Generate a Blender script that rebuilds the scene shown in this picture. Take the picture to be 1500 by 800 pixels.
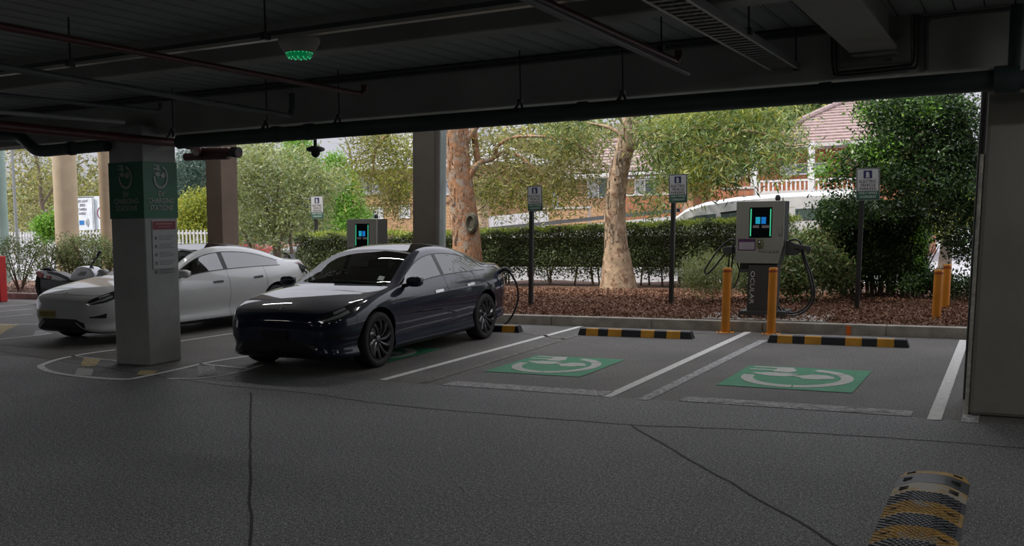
import bpy, math, random
import numpy as np
from mathutils import Vector, Matrix
random.seed(7); RNG = np.random.default_rng(11)
for o in list(bpy.data.objects): bpy.data.objects.remove(o, do_unlink=True)
S = bpy.context.scene; COL = S.collection
# ---------------------------------------------------------------- camera (x along the kerb, y into the bays, z up)
FPX = 1445.0; CX, CY = 750.0, 400.0; CAMH = 1.745
def _n(v): return v/np.linalg.norm(v)
AY = _n(np.array([745., -95., FPX])); AX = _n(np.array([2800., 19., -FPX]))
AX = _n(AX-AY*(AX@AY)); AZ = np.cross(AX, AY)
if AZ[1] > 0: AZ = -AZ
RW = np.array([AX, AY, AZ])
cam_d = bpy.data.cameras.new('camera'); cam = bpy.data.objects.new('camera', cam_d); COL.objects.link(cam)
cam_d.sensor_width = 36.0; cam_d.lens = FPX/1500*36; cam_d.clip_end = 500; cam_d.clip_start = .05
m = Matrix.Identity(4)
for i in range(3):
    m[i][0] = RW[i][0]; m[i][1] = -RW[i][1]; m[i][2] = -RW[i][2]
m[2][3] = CAMH; cam.matrix_world = m; S.camera = cam
# ---------------------------------------------------------------- sky, sun, exposure
w = bpy.data.worlds.new('sky'); S.world = w; w.use_nodes = True
bg = w.node_tree.nodes['Background']; bg.inputs[1].default_value = 1.0
_nt = w.node_tree; _tc = _nt.nodes.new('ShaderNodeTexCoord'); _sp = _nt.nodes.new('ShaderNodeSeparateXYZ'); _mr = _nt.nodes.new('ShaderNodeMapRange')
_nt.links.new(_tc.outputs['Generated'], _sp.inputs[0]); _nt.links.new(_sp.outputs['Z'], _mr.inputs[0])       # hazy overcast sky: zenith about three times the horizon
_mr.inputs[1].default_value = 0.0; _mr.inputs[2].default_value = 1.0; _mr.inputs[3].default_value = .46; _mr.inputs[4].default_value = 2.5
_vm = _nt.nodes.new('ShaderNodeVectorMath'); _vm.operation = 'SCALE'; _vm.inputs[0].default_value = (.97, .98, 1.08)
_nt.links.new(_mr.outputs[0], _vm.inputs['Scale']); _nt.links.new(_vm.outputs[0], bg.inputs[0])
sun_d = bpy.data.lights.new('sun', 'SUN'); sun_d.energy = 3.4; sun_d.angle = math.radians(4); sun_d.color = (1, .93, .8)
sun = bpy.data.objects.new('sun', sun_d); COL.objects.link(sun)
sun.rotation_euler = Vector((.50, .45, -.80)).to_track_quat('-Z', 'Y').to_euler()
def tube_or_fill_lamp(x, y, power, sx=1.2, sy=.12):
    d = bpy.data.lights.new('tube_or_fill_lamp', 'AREA'); d.shape = 'RECTANGLE'; d.size = sx; d.size_y = sy; d.energy = power; d.color = (1, .99, .96)
    o = bpy.data.objects.new('tube_or_fill_lamp', d); COL.objects.link(o); o.location = (x, y, 3.22); return o
for (x_, y_) in ((-12.5, 12.9), (-8.9, 12.9), (-5, 12.9), (-1.6, 12.9)): tube_or_fill_lamp(x_, y_, 34, 1.2, .04).location.z = 4.56
for (x_, y_) in ((-9, 1.2), (-4.5, 1.2), (0, 1.2), (3.5, 4.5), (-13.5, 1.2), (-9, -4), (-3, -4), (3, -4), (1.75, 7.5)): tube_or_fill_lamp(x_, y_, (24 if x_ < -1 else 13) if y_ < 7 else 16)  # unseen fill lamps added to brighten the aisle; last lights the right beam
S.view_settings.view_transform = 'Standard'; S.view_settings.look = 'None'
S.view_settings.exposure = 0.0; S.view_settings.gamma = 1.0; S.view_settings.use_curve_mapping = False
# ---------------------------------------------------------------- where a point of the place stands
def _ray(px, py): return RW @ np.array([px-CX, py-CY, FPX])
def G(px, py, z=0.0):
    r = _ray(px, py); t = (z-CAMH)/r[2]; return Vector((r[0]*t, r[1]*t, z))
def PY(px, py, y):
    r = _ray(px, py); t = y/r[1]; return Vector((r[0]*t, y, CAMH+r[2]*t))
def PX(px, py, x):
    r = _ray(px, py); t = x/r[0]; return Vector((x, r[1]*t, CAMH+r[2]*t))
LX, LY = .0534, -.0396            # the site slopes: plumb things lean by this much per metre against the floor
# ---------------------------------------------------------------- materials
MATS = {}
def mat(name, col, rough=.6, metal=0., spec=.5, var=None, bump=None, coat=0., emit=None, estr=1., alpha=None, stain=None):
    if name in MATS: return MATS[name]
    M = bpy.data.materials.new(name); M.use_nodes = True; nt = M.node_tree; b = nt.nodes['Principled BSDF']
    b.inputs['Base Color'].default_value = (*col, 1); b.inputs['Roughness'].default_value = rough
    b.inputs['Metallic'].default_value = metal; b.inputs['Specular IOR Level'].default_value = spec
    if coat: b.inputs['Coat Weight'].default_value = coat; b.inputs['Coat Roughness'].default_value = .03
    tc = nt.nodes.new('ShaderNodeTexCoord')
    last = None
    if var is None: var = (3.0, .12)
    nz = nt.nodes.new('ShaderNodeTexNoise'); nz.inputs['Scale'].default_value = var[0]; nz.inputs['Detail'].default_value = 5
    nt.links.new(tc.outputs['Object'], nz.inputs['Vector'])
    rp = nt.nodes.new('ShaderNodeMapRange'); rp.inputs[1].default_value = .3; rp.inputs[2].default_value = .7
    rp.inputs[3].default_value = 1-var[1]; rp.inputs[4].default_value = 1+var[1]
    nt.links.new(nz.outputs[0], rp.inputs[0])
    mx = nt.nodes.new('ShaderNodeVectorMath'); mx.operation = 'SCALE'; mx.inputs[0].default_value = col
    nt.links.new(rp.outputs[0], mx.inputs['Scale']); last = mx.outputs[0]
    if stain:
        n2 = nt.nodes.new('ShaderNodeTexNoise'); n2.inputs['Scale'].default_value = stain[0]; n2.inputs['Detail'].default_value = 8; n2.inputs['Roughness'].default_value = .7
        nt.links.new(tc.outputs['Object'], n2.inputs['Vector'])
        r2 = nt.nodes.new('ShaderNodeMapRange'); r2.inputs[1].default_value = stain[1]; r2.inputs[2].default_value = stain[1]+.08
        nt.links.new(n2.outputs[0], r2.inputs[0])
        mm = nt.nodes.new('ShaderNodeMix'); mm.data_type = 'RGBA'; mm.inputs[7].default_value = (*stain[2], 1)
        nt.links.new(r2.outputs[0], mm.inputs[0]); nt.links.new(last, mm.inputs[6]); last = mm.outputs[2]
    nt.links.new(last, b.inputs['Base Color'])
    if bump:
        nb = nt.nodes.new('ShaderNodeTexNoise'); nb.inputs['Scale'].default_value = bump[0]; nb.inputs['Detail'].default_value = 4
        nt.links.new(tc.outputs['Object'], nb.inputs['Vector'])
        bp = nt.nodes.new('ShaderNodeBump'); bp.inputs['Strength'].default_value = bump[1]; bp.inputs['Distance'].default_value = .01
        nt.links.new(nb.outputs[0], bp.inputs['Height']); nt.links.new(bp.outputs[0], b.inputs['Normal'])
    if emit:
        b.inputs['Emission Color'].default_value = (*emit, 1); b.inputs['Emission Strength'].default_value = estr
    if alpha is not None: b.inputs['Alpha'].default_value = alpha
    MATS[name] = M; return M
def mat_asphalt(name, col, speck, sc=1.0, rough=.62):
    M = mat(name, col, rough, bump=(90*sc, .9), var=(.7, .28)); nt = M.node_tree; b = nt.nodes['Principled BSDF']
    tc = nt.nodes['Texture Coordinate']; src = b.inputs['Base Color'].links[0].from_socket
    v = nt.nodes.new('ShaderNodeTexNoise'); v.inputs['Scale'].default_value = 110*sc; v.inputs['Detail'].default_value = 2
    nt.links.new(tc.outputs['Object'], v.inputs['Vector'])
    r = nt.nodes.new('ShaderNodeMapRange'); r.inputs[1].default_value = .55; r.inputs[2].default_value = .66
    nt.links.new(v.outputs[0], r.inputs[0])
    mm = nt.nodes.new('ShaderNodeMix'); mm.data_type = 'RGBA'; mm.inputs[7].default_value = (*speck, 1)
    nt.links.new(r.outputs[0], mm.inputs[0]); nt.links.new(src, mm.inputs[6])
    v2 = nt.nodes.new('ShaderNodeTexNoise'); v2.inputs['Scale'].default_value = 38*sc; v2.inputs['Detail'].default_value = 3
    nt.links.new(tc.outputs['Object'], v2.inputs['Vector'])
    r2 = nt.nodes.new('ShaderNodeMapRange'); r2.inputs[1].default_value = .35; r2.inputs[2].default_value = .65; r2.inputs[3].default_value = .55; r2.inputs[4].default_value = 1.45
    nt.links.new(v2.outputs[0], r2.inputs[0])
    sc_ = nt.nodes.new('ShaderNodeVectorMath'); sc_.operation = 'SCALE'
    nt.links.new(mm.outputs[2], sc_.inputs[0]); nt.links.new(r2.outputs[0], sc_.inputs['Scale'])
    nt.links.new(sc_.outputs[0], b.inputs['Base Color'])
    rr = nt.nodes.new('ShaderNodeMapRange'); rr.inputs[1].default_value = .4; rr.inputs[2].default_value = .62; rr.inputs[3].default_value = rough+.12; rr.inputs[4].default_value = rough-.2
    nt.links.new(v.outputs[0], rr.inputs[0]); nt.links.new(rr.outputs[0], b.inputs['Roughness'])
    return M
def mat_leaf(name, cols, trans=.35, rough=.45):
    M = bpy.data.materials.new(name); M.use_nodes = True; nt = M.node_tree; b = nt.nodes['Principled BSDF']
    g = nt.nodes.new('ShaderNodeNewGeometry'); r = nt.nodes.new('ShaderNodeValToRGB')
    e = r.color_ramp.elements; e[0].color = (*cols[0], 1); e[1].color = (*cols[-1], 1); e[0].position = 0; e[1].position = 1
    for i, c in enumerate(cols[1:-1]):
        k = e.new((i+1)/(len(cols)-1)); k.color = (*c, 1)
    nt.links.new(g.outputs['Random Per Island'], r.inputs[0]); nt.links.new(r.outputs[0], b.inputs['Base Color'])
    b.inputs['Roughness'].default_value = rough; b.inputs['Specular IOR Level'].default_value = .4
    t = nt.nodes.new('ShaderNodeBsdfTranslucent'); nt.links.new(r.outputs[0], t.inputs[0])
    mx = nt.nodes.new('ShaderNodeMixShader'); mx.inputs[0].default_value = trans
    nt.links.new(b.outputs[0], mx.inputs[1]); nt.links.new(t.outputs[0], mx.inputs[2])
    nt.links.new(mx.outputs[0], nt.nodes['Material Output'].inputs[0]); MATS[name] = M; return M
def mat_glass(name, tint=(.02, .022, .022), see=.35, rough=.02):
    M = bpy.data.materials.new(name); M.use_nodes = True; nt = M.node_tree; b = nt.nodes['Principled BSDF']
    b.inputs['Base Color'].default_value = (*tint, 1); b.inputs['Roughness'].default_value = rough; b.inputs['Specular IOR Level'].default_value = 1.0; b.inputs['IOR'].default_value = 1.9
    t = nt.nodes.new('ShaderNodeBsdfTransparent'); t.inputs[0].default_value = (.8, .86, .84, 1)
    mx = nt.nodes.new('ShaderNodeMixShader'); mx.inputs[0].default_value = see
    nt.links.new(b.outputs[0], mx.inputs[1]); nt.links.new(t.outputs[0], mx.inputs[2])
    nt.links.new(mx.outputs[0], nt.nodes['Material Output'].inputs[0]); MATS[name] = M; return M
# ---------------------------------------------------------------- mesh building
class MB:
    def __init__(s): s.v = []; s.f = []; s.m = []
    def add(s, vs, fs, mi=0):
        k = len(s.v); s.v += [tuple(v) for v in vs]; s.f += [tuple(i+k for i in f) for f in fs]; s.m += [mi]*len(fs); return s
    def box(s, x0, x1, y0, y1, z0, z1, mi=0, M=None):
        vs = [Vector((x, y, z)) for z in (z0, z1) for y in (y0, y1) for x in (x0, x1)]
        if M is not None: vs = [M @ v for v in vs]
        return s.add(vs, [(0, 2, 3, 1), (4, 5, 7, 6), (0, 1, 5, 4), (1, 3, 7, 5), (3, 2, 6, 7), (2, 0, 4, 6)], mi)
    def prism(s, poly, z0, z1, M=None, mi=0):
        n = len(poly); vs = [Vector((p[0], p[1], z0)) for p in poly]+[Vector((p[0], p[1], z1)) for p in poly]
        if M is not None: vs = [M @ v for v in vs]
        return s.add(vs, [tuple(range(n))[::-1], tuple(range(n, 2*n))]+[(i, (i+1) % n, n+(i+1) % n, n+i) for i in range(n)], mi)
    def tube(s, pts, rad, n=8, mi=0, caps=True):
        pts = [Vector(p) for p in pts]; N = len(pts)
        if not hasattr(rad, '__len__'): rad = [rad]*N
        rings = []; ref = None
        for i, p in enumerate(pts):
            d = (pts[min(i+1, N-1)]-pts[max(i-1, 0)]).normalized()
            if ref is None:
                ref = Vector((0, 0, 1)) if abs(d.z) < .9 else Vector((1, 0, 0))
            u = (ref-d*ref.dot(d)).normalized(); ref = u; v = d.cross(u)
            rings.append([p+(u*math.cos(2*math.pi*k/n)+v*math.sin(2*math.pi*k/n))*rad[i] for k in range(n)])
        vs = [q for r in rings for q in r]; fs = []
        for i in range(N-1):
            for k in range(n): fs.append((i*n+k, i*n+(k+1) % n, (i+1)*n+(k+1) % n, (i+1)*n+k))
        if caps: fs += [tuple(range(n))[::-1], tuple(range((N-1)*n, N*n))]
        return s.add(vs, fs, mi)
    def lathe(s, prof, n=24, M=None, mi=0, close=False):
        vs = []; fs = []
        for (r, z) in prof:
            for k in range(n):
                a = 2*math.pi*k/n; vs.append(Vector((r*math.cos(a), r*math.sin(a), z)))
        if M is not None: vs = [M @ v for v in vs]
        for i in range(len(prof)-1):
            for k in range(n): fs.append((i*n+k, i*n+(k+1) % n, (i+1)*n+(k+1) % n, (i+1)*n+k))
        if close: fs += [tuple(range(n))[::-1], tuple(range((len(prof)-1)*n, len(prof)*n))]
        return s.add(vs, fs, mi)
    def lean(s, z0=0.0):
        s.v = [(v[0]+(v[2]-z0)*LX, v[1]+(v[2]-z0)*LY, v[2]) for v in s.v]; return s
    def move(s, d): s.v = [(v[0]+d[0], v[1]+d[1], v[2]+d[2]) for v in s.v]; return s
    def data(s, name, mats, smooth=False):
        me = bpy.data.meshes.new(name); me.from_pydata(s.v, [], s.f)
        for m_ in (mats if isinstance(mats, (list, tuple)) else [mats]): me.materials.append(m_)
        me.polygons.foreach_set('material_index', s.m)
        if smooth: me.polygons.foreach_set('use_smooth', [True]*len(s.f))
        me.update()
        if smooth and smooth != 'all':
            try: me.set_sharp_from_angle(angle=math.radians(smooth if smooth is not True else 40))
            except Exception: pass
        return me
def obj(name, mb, mats, parent=None, smooth=False, bevel=0, world=True):
    # vertices are given in world coordinates unless world=False; a parent stands unrotated at its base point
    if parent is not None and world:
        mi = ROOTM[parent.name].inverted(); mb.v = [tuple(mi @ Vector(v)) for v in mb.v]
    o = bpy.data.objects.new(name, mb.data(name, mats, smooth)); COL.objects.link(o)
    if parent is not None: o.parent = parent
    ROOTM[o.name] = ROOTM[parent.name] if parent is not None else Matrix.Identity(4)
    if bevel:
        b = o.modifiers.new('bevel', 'BEVEL'); b.width = bevel; b.segments = 2; b.limit_method = 'ANGLE'
    return o
ROOTM = {}
def thing(name, label, cat, loc=(0, 0, 0), rotz=0, group=None):
    o = bpy.data.objects.new(name, None); COL.objects.link(o); o.empty_display_size = .1
    o.location = loc; o.rotation_euler = (0, 0, rotz); o['label'] = label; o['category'] = cat
    if group: o['group'] = group
    ROOTM[o.name] = Matrix.Translation(Vector(loc)) @ Matrix.Rotation(rotz, 4, 'Z'); return o
def tag(o, label, cat, group=None):
    o['label'] = label; o['category'] = cat
    if group: o['group'] = group
    return o
def struct(o, label=None):
    o['kind'] = 'structure'
    if label: o['label'] = label
    return o
def stuff(o): o['kind'] = 'stuff'; return o
def frame(origin, xa, ya):
    xa = Vector(xa).normalized(); ya = Vector(ya); ya = (ya-xa*ya.dot(xa)).normalized(); za = xa.cross(ya)
    M = Matrix.Identity(4)
    for i in range(3): M[i][0] = xa[i]; M[i][1] = ya[i]; M[i][2] = za[i]; M[i][3] = origin[i]
    return M
def text(name, s, size, M, mt, parent, align='CENTER', ext=.001, sx=1.0, bold=0.0):
    cu = bpy.data.curves.new(name, 'FONT'); cu.body = s; cu.size = size; cu.align_x = align; cu.align_y = 'CENTER'; cu.extrude = ext; cu.resolution_u = 2
    cu.space_line = 1.0; cu.offset = bold
    t = bpy.data.objects.new(name, cu); COL.objects.link(t)
    dg = bpy.context.evaluated_depsgraph_get(); me = bpy.data.meshes.new_from_object(t.evaluated_get(dg))
    COL.objects.unlink(t); bpy.data.objects.remove(t)
    T = M @ Matrix.Diagonal((sx, 1, 1, 1))
    if parent is not None: T = ROOTM[parent.name].inverted() @ T
    me.transform(T); me.materials.clear(); me.materials.append(mt); me.name = name
    o = bpy.data.objects.new(name, me); COL.objects.link(o)
    if parent is not None: o.parent = parent
    ROOTM[o.name] = ROOTM[parent.name] if parent is not None else Matrix.Identity(4)
    return o
def fast_mesh(name, V, F, mt, parent=None, smooth=False):
    me = bpy.data.meshes.new(name); V = np.asarray(V, dtype=np.float32); F = np.asarray(F, dtype=np.int32)
    if parent is not None: V = V-np.array(ROOTM[parent.name].translation, dtype=np.float32)
    k = F.shape[1]; me.vertices.add(len(V)); me.vertices.foreach_set('co', V.ravel())
    me.loops.add(F.size); me.loops.foreach_set('vertex_index', F.ravel())
    me.polygons.add(len(F)); me.polygons.foreach_set('loop_start', np.arange(0, F.size, k, dtype=np.int32))
    try: me.polygons.foreach_set('loop_total', np.full(len(F), k, dtype=np.int32))
    except Exception: pass
    me.materials.append(mt); me.update(calc_edges=True); me.validate()
    o = bpy.data.objects.new(name, me); COL.objects.link(o)
    if parent is not None: o.parent = parent
    return o
def leaf_arrays(P, size, aspect=.35, droop=0., flat=.0):
    # one bent diamond leaf per point
    n = len(P); a = RNG.normal(size=(n, 3)); a[:, 2] = a[:, 2]*(1-droop)-droop*1.6; a /= np.linalg.norm(a, axis=1)[:, None]
    b = RNG.normal(size=(n, 3)); b[:, 2] *= (1-flat); b -= a*np.sum(a*b, 1)[:, None]; b /= np.linalg.norm(b, axis=1)[:, None]
    L = (size*RNG.uniform(.6, 1.3, n))[:, None]; W = L*aspect*.5
    V = np.stack([P, P+a*L*.45+b*W, P+a*L, P+a*L*.45-b*W], 1).reshape(-1, 3)
    F = np.arange(4*n).reshape(-1, 4); return V, F
def blob_points(blobs, n, clump=.18, ncl=None, hollow=.35):
    # blobs: (centre, (rx, ry, rz)); leaves gather in clumps nearer the outside of each blob
    vol = np.array([b[1][0]*b[1][2] for b in blobs]); pr = vol/vol.sum(); out = []
    for (c, r), p in zip(blobs, pr):
        k = max(8, int(n*p)); nc = ncl or max(6, k//45)
        d = RNG.normal(size=(nc, 3)); d /= np.linalg.norm(d, axis=1)[:, None]; rad = RNG.uniform(hollow, 1, nc)**.6
        cc = np.array(c)+d*rad[:, None]*np.array(r)
        idx = RNG.integers(0, nc, k); out.append(cc[idx]+RNG.normal(size=(k, 3))*clump)
    return np.concatenate(out)
# ================================================================ STRUCTURE
asph = mat_asphalt('aisle_asphalt', (.098, .101, .102), (.46, .47, .48))
bayas = mat_asphalt('bay_asphalt', (.115, .108, .1), (.24, .23, .22), 1.3, .7)
conc = mat('concrete', (.34, .35, .34), .85, var=(1.4, .15), bump=(14, .3), stain=(7, .66, (.17, .17, .155)))
concb = mat('beam_concrete', (.34, .345, .32), .85, var=(1.1, .2), bump=(10, .3), stain=(9, .70, (.07, .07, .065)))
concr = mat('render_right', (.30, .285, .25), .85, var=(1.0, .15), bump=(12, .35), stain=(7, .70, (.08, .075, .06)))
deck = mat('ceiling_deck', (.30, .32, .31), .7, var=(.8, .15))
deckd = mat('ceiling_joint', (.02, .02, .02), .9)
kerbm = mat('kerb_concrete', (.30, .275, .24), .9, var=(5, .3), bump=(40, .4))
roadm = mat('road', (.33, .33, .35), .85, var=(1.2, .12))
browncol = mat('brown_render', (.17, .125, .095), .8, var=(2, .12), bump=(20, .2))
b = MB().box(-32, 10, -16, 8.87, -.2, 0); floor = struct(obj('floor', b, asph))
b = MB().box(-32, 10, 8.87, 14.6, -.2, 0); bays = obj('bay_surface', b, bayas, floor); bays['label'] = 'lighter brownish asphalt surface of the parking bays'
b = MB().box(-32, -15.5, 14.6, 16.4, -.2, 0); obj('bay_surface', b, bayas, floor)
b = MB().box(-120, 90, 14.6, 190, -.4, -.2); struct(obj('ground', b, roadm), 'pale road and footpath surface outside')
b = MB().box(-120, -32, -30, 14.6, -.4, -.2); struct(obj('ground', b, roadm))
for (x0, x1, y0, y1, n) in ((-32, 10, -16.3, -16, 'wall_back'), (9.7, 10, -16, 9.2, 'wall_right'), (-32, -31.7, -16, 4, 'wall_left')):
    struct(obj(n, MB().box(x0, x1, y0, y1, 0, 3.4), conc))
ceil = struct(obj('ceiling', MB().box(-32, 10, -16, 9.3, 3.395, 3.9), deckd))
x = -17.6; pm = None
while x < 1.2:
    if pm is None:
        bm_ = MB().box(0, .209, -1.5, 8.95, 3.372, 3.395).box(.02, .189, -1.5, 8.95, 3.368, 3.372); o = obj('ceiling_panel', bm_, deck, ceil); pm = o
    else:
        o = pm.copy(); COL.objects.link(o); o.parent = ceil
    o.location.x = x; x += .2195
o = obj('ceiling_panel', MB().box(-32, -17.62, -16, 8.95, 3.375, 3.395), deck, ceil); o = obj('ceiling_panel', MB().box(-17.6, 10, -16, -1.52, 3.375, 3.395), deck, ceil)
o = obj('ceiling_panel', MB().box(1.4, 10, -1.5, 8.95, 3.375, 3.395), deck, ceil)
def cbeam(y0, y1, z0, lab, m_=concb):
    o = struct(obj('concrete_beam', MB().box(-32, 9.7, y0, y1, z0, 3.394), m_, bevel=.015), lab); return o
cbeam(8.95, 9.35, 2.885, 'deep concrete edge beam above the opening to the bays', mat('edge_beam', (.44, .45, .42), .85, var=(1.1, .2), bump=(10, .3), stain=(9, .70, (.07, .07, .065))))
cbeam(6.31, 6.54, 3.1, 'shallow concrete beam across the ceiling, first in from the opening')
cbeam(3.62, 3.85, 3.1, 'shallow concrete beam across the ceiling near the camera')
cbeam(.9, 1.13, 3.1, 'shallow concrete beam overhead'); 
struct(obj('upper_storey', MB().box(-32, 10, -16, 9.35, 3.9, 11), conc), 'upper storeys of the car park over the aisle')
struct(obj('canopy_slab', MB().box(-32, 10, 9.36, 15.6, 4.7, 5.1), conc), 'concrete slab over the parking bays, resting on the outer columns')
for x_, w_l in ((-12.5, 'above the white car'), (-8.9, 'above the blue car'), (-5, 'above the middle bay'), (-1.6, 'above the right bay')):
    t = thing('tube_lamp', 'fluorescent tube lamp under the high slab '+w_l, 'lamp', (x_, 12.9, 4.6), group='tube lamps over the bays'); obj('lamp_body', MB().box(x_-.65, x_+.65, 12.83, 12.97, 4.61, 4.7), mat('lamp_tray', (.6, .6, .58), .5), t)
# pillars -------------------------------------------------------
pl = thing('concrete_pillar', 'white painted concrete pillar with green charging wrap, standing between the white and the blue car', 'pillar', (-9.99, 9.1, 0))
obj('shaft', MB().box(-10.29, -9.70, 8.83, 9.37, 0, 3.0).lean(), conc, pl, bevel=.02)
pr = thing('concrete_pillar', 'wide grey concrete pillar at the right edge beside the last bay line', 'pillar', (.1, 9.4, 0))
obj('shaft', MB().box(-.385, 1.1, 9.13, 9.75, 0, 3.3).lean(), concr, pr, bevel=.035)
obj('chamfer_strip', MB().box(-.418, -.385, 9.15, 9.35, 0, 2.2).lean(), mat('lit_edge', (.55, .53, .47), .9, var=(20, .3)), pr, bevel=.01)  # paler colour stands for daylight falling on the chamfer
obj('downpipe', MB().tube([(-.43, 9.9, 0), (-.43+3.3*LX, 9.9+3.3*LY, 3.3)], .035, 10), mat('dark_pipe', (.03, .035, .035), .5), pr)
pc = thing('outer_column', 'square brown rendered column standing behind the white car', 'pillar', (-14.55, 15.1, 0))
p1 = PY(302.5, 300, 14.9); p2 = PY(325, 300, 14.9)
w1 = p2.x-p1.x; bx = p1.x-p1.z*LX
obj('shaft', MB().box(bx, bx+w1, 14.9-p1.z*LY, 15.36-p1.z*LY, -.2, 4.75).lean(), browncol, pc, bevel=.01)
pc = thing('outer_column', 'dark brown column with a pale downpipe, behind the blue car roof', 'pillar', (-9.5, 15.1, 0))
p1 = PY(604.5, 300, 14.9); p2 = PY(636, 300, 14.9); bx = p1.x-p1.z*LX
obj('shaft', MB().box(bx, bx+p2.x-p1.x, 14.9-p1.z*LY, 15.2-p1.z*LY, -.2, 4.75).lean(), mat('dark_render', (.10, .085, .07), .8), pc, bevel=.01)
p2 = PY(643.5, 300, 14.9); bx = p2.x-p2.z*LX
obj('downpipe', MB().tube([(bx, 15.05-.1*LY*0, -.2), (bx+4.9*LX, 15.05+4.9*LY+.08, 4.7)], .058, 12), mat('pale_pipe', (.36, .42, .42), .5), pc, smooth=True)
# kerbs and beds ------------------------------------------------
def kerb(x0, x1, y, lab, n, z=.15):
    k = struct(obj('kerb', MB().box(x0+.002, x1-.002, y+.02, y+.13, -.2, z-.03), kerbm), lab)
    L = (x1-x0)/n
    for i in range(n): obj('kerb_stone', MB().box(x0+i*L+.004, x0+(i+1)*L-.004, y, y+.15, -.15, z), kerbm, k, bevel=.012)
kerb(-15.4, 3.5, 14.55, 'concrete kerb at the head of the parking bays', 11)
kerb(-30, -15.4, 16.3, 'dark edged kerb in front of the far left garden bed', 6)
mul = mat('mulch_ground', (.13, .07, .045), .95, var=(25, .5), bump=(60, 1.0))
def bed(x0, x1, y0, y1, lab, z=.12):
    V = []; F = []; nx = int((x1-x0)*5); ny = int((y1-y0)*5)
    for j in range(ny+1):
        for i in range(nx+1):
            X = x0+(x1-x0)*i/nx; Y = y0+(y1-y0)*j/ny
            V.append((X, Y, z+.03*math.sin(X*1.7+Y)*math.sin(Y*1.3)+random.uniform(0, .02)))
    for j in range(ny):
        for i in range(nx): a = j*(nx+1)+i; F.append((a, a+1, a+nx+2, a+nx+1))
    mb = MB(); mb.add(V, F); return struct(obj('garden_bed', mb, mul), lab)
bed(-15.4, 3.5, 14.69, 23.0, 'bed of brown bark mulch behind the kerb')
bed(-31, -15.4, 16.44, 21, 'bed of pinkish bark mulch at the far left')
def chips(name, x0, x1, y0, y1, n, cols, lab, size=.06, z=.17):
    P = np.stack([RNG.uniform(x0, x1, n), RNG.uniform(y0, y1, n), np.full(n, 0)], 1); P[:, 2] = z+RNG.uniform(-.03, .03, n)
    V, F = leaf_arrays(P, size, .4); V[:, 2] = np.clip(V[:, 2], z-.04, z+.05)
    o = fast_mesh(name, V, F, mat_leaf(name, cols, 0, .9)); stuff(o); tag(o, lab, 'mulch'); return o
chips('bark_chips', -12.5, .3, 14.72, 20.0, 60000, [(.11, .05, .03), (.2, .1, .06), (.30, .17, .11), (.07, .035, .02)], 'loose red brown bark chips covering the bed behind the kerb')
chips('leaf_litter', -31, -15.6, 16.6, 19.5, 9000, [(.3, .2, .15), (.45, .36, .32), (.2, .1, .07)], 'pale pinkish leaf litter on the far left garden bed')
obj_pad = struct(obj('charger_pad', MB().box(-4.35, -2.55, 14.72, 15.75, .05, .165), mat('pad', (.34, .32, .29), .9, var=(6, .2))), 'concrete pad under the nearer charger')
# ---------------------------------------------------------------- paint on the floor (parts of the floor)
paint = mat('line_paint', (.68, .68, .66), .7, var=(18, .15), stain=(30, .66, (.2, .2, .19)))
faded = mat('faded_paint', (.40, .40, .41), .8, var=(14, .4), stain=(26, .52, (.12, .12, .115)))
faint = mat('faint_paint', (.2, .19, .17), .85, var=(9, .4), stain=(20, .5, (.11, .105, .1)))
yelp = mat('yellow_floor_paint', (.42, .33, .16), .8, var=(14, .3), stain=(20, .56, (.12, .11, .1)))
grnp = mat('green_floor_paint', (.035, .26, .125), .7, var=(9, .15), stain=(34, .68, (.1, .15, .12)))
whtp = mat('symbol_white', (.48, .49, .46), .7, var=(14, .1), stain=(30, .70, (.25, .3, .27)))
def strip(pts, wd, m_, z=.004, lab=None, name='parking_line', up=.002):
    pts = [Vector((p[0], p[1], 0)) for p in pts]; V = []; F = []
    for i, p in enumerate(pts):
        d = (pts[min(i+1, len(pts)-1)]-pts[max(i-1, 0)]).normalized(); nrm = Vector((-d.y, d.x, 0))*wd/2
        V += [(p.x-nrm.x, p.y-nrm.y, z), (p.x+nrm.x, p.y+nrm.y, z)]
    for i in range(len(pts)-1): F.append((2*i, 2*i+2, 2*i+3, 2*i+1))
    mb = MB(); mb.add(V, F); o = obj(name, mb, m_, floor)
    if lab: o['label'] = lab
    return o
def gl(pp): return [G(*p) for p in pp]
def cr(pts, k=8):
    out = []; P_ = [pts[0]]+list(pts)+[pts[-1]]
    for i in range(1, len(P_)-2):
        for j in range(k):
            t = j/k; a, b_, c, d = [Vector(q) for q in P_[i-1:i+3]]
            out.append(.5*((2*b_)+(c-a)*t+(2*a-5*b_+4*c-d)*t*t+(3*b_-a-3*c+d)*t**3))
    out.append(Vector(pts[-1])); return out
strip([(-3.56, 8.84), (-3.57, 14.5)], .105, paint, lab='white bay line left of the orange bollards')
strip([(-6.25, 8.94), (-6.26, 14.5)], .10, paint, lab='white bay line beside the blue car')
strip([(-.63, 8.82), (-.66, 14.4)], .11, paint, lab='white bay line beside the right pillar')
strip([(-3.18, 8.82), (-3.14, 13.6)], .12, faded, lab='faded second line left of the right green symbol')
strip([G(620, 561), G(852, 489)], .1, faint, lab='faint second line left of the middle green symbol')
strip([(-.36, 8.8), (-.38, 11.5)], .13, faded, lab='faded line at the foot of the right pillar')
strip([(-5.45, 9.02), (-3.6, 9.0)], .28, faded, lab='worn grey band with rubbed out lettering, middle bay')
strip([(-2.85, 9.01), (-.82, 9.02)], .25, faded, lab='worn grey band with rubbed out lettering, right bay')
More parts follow.
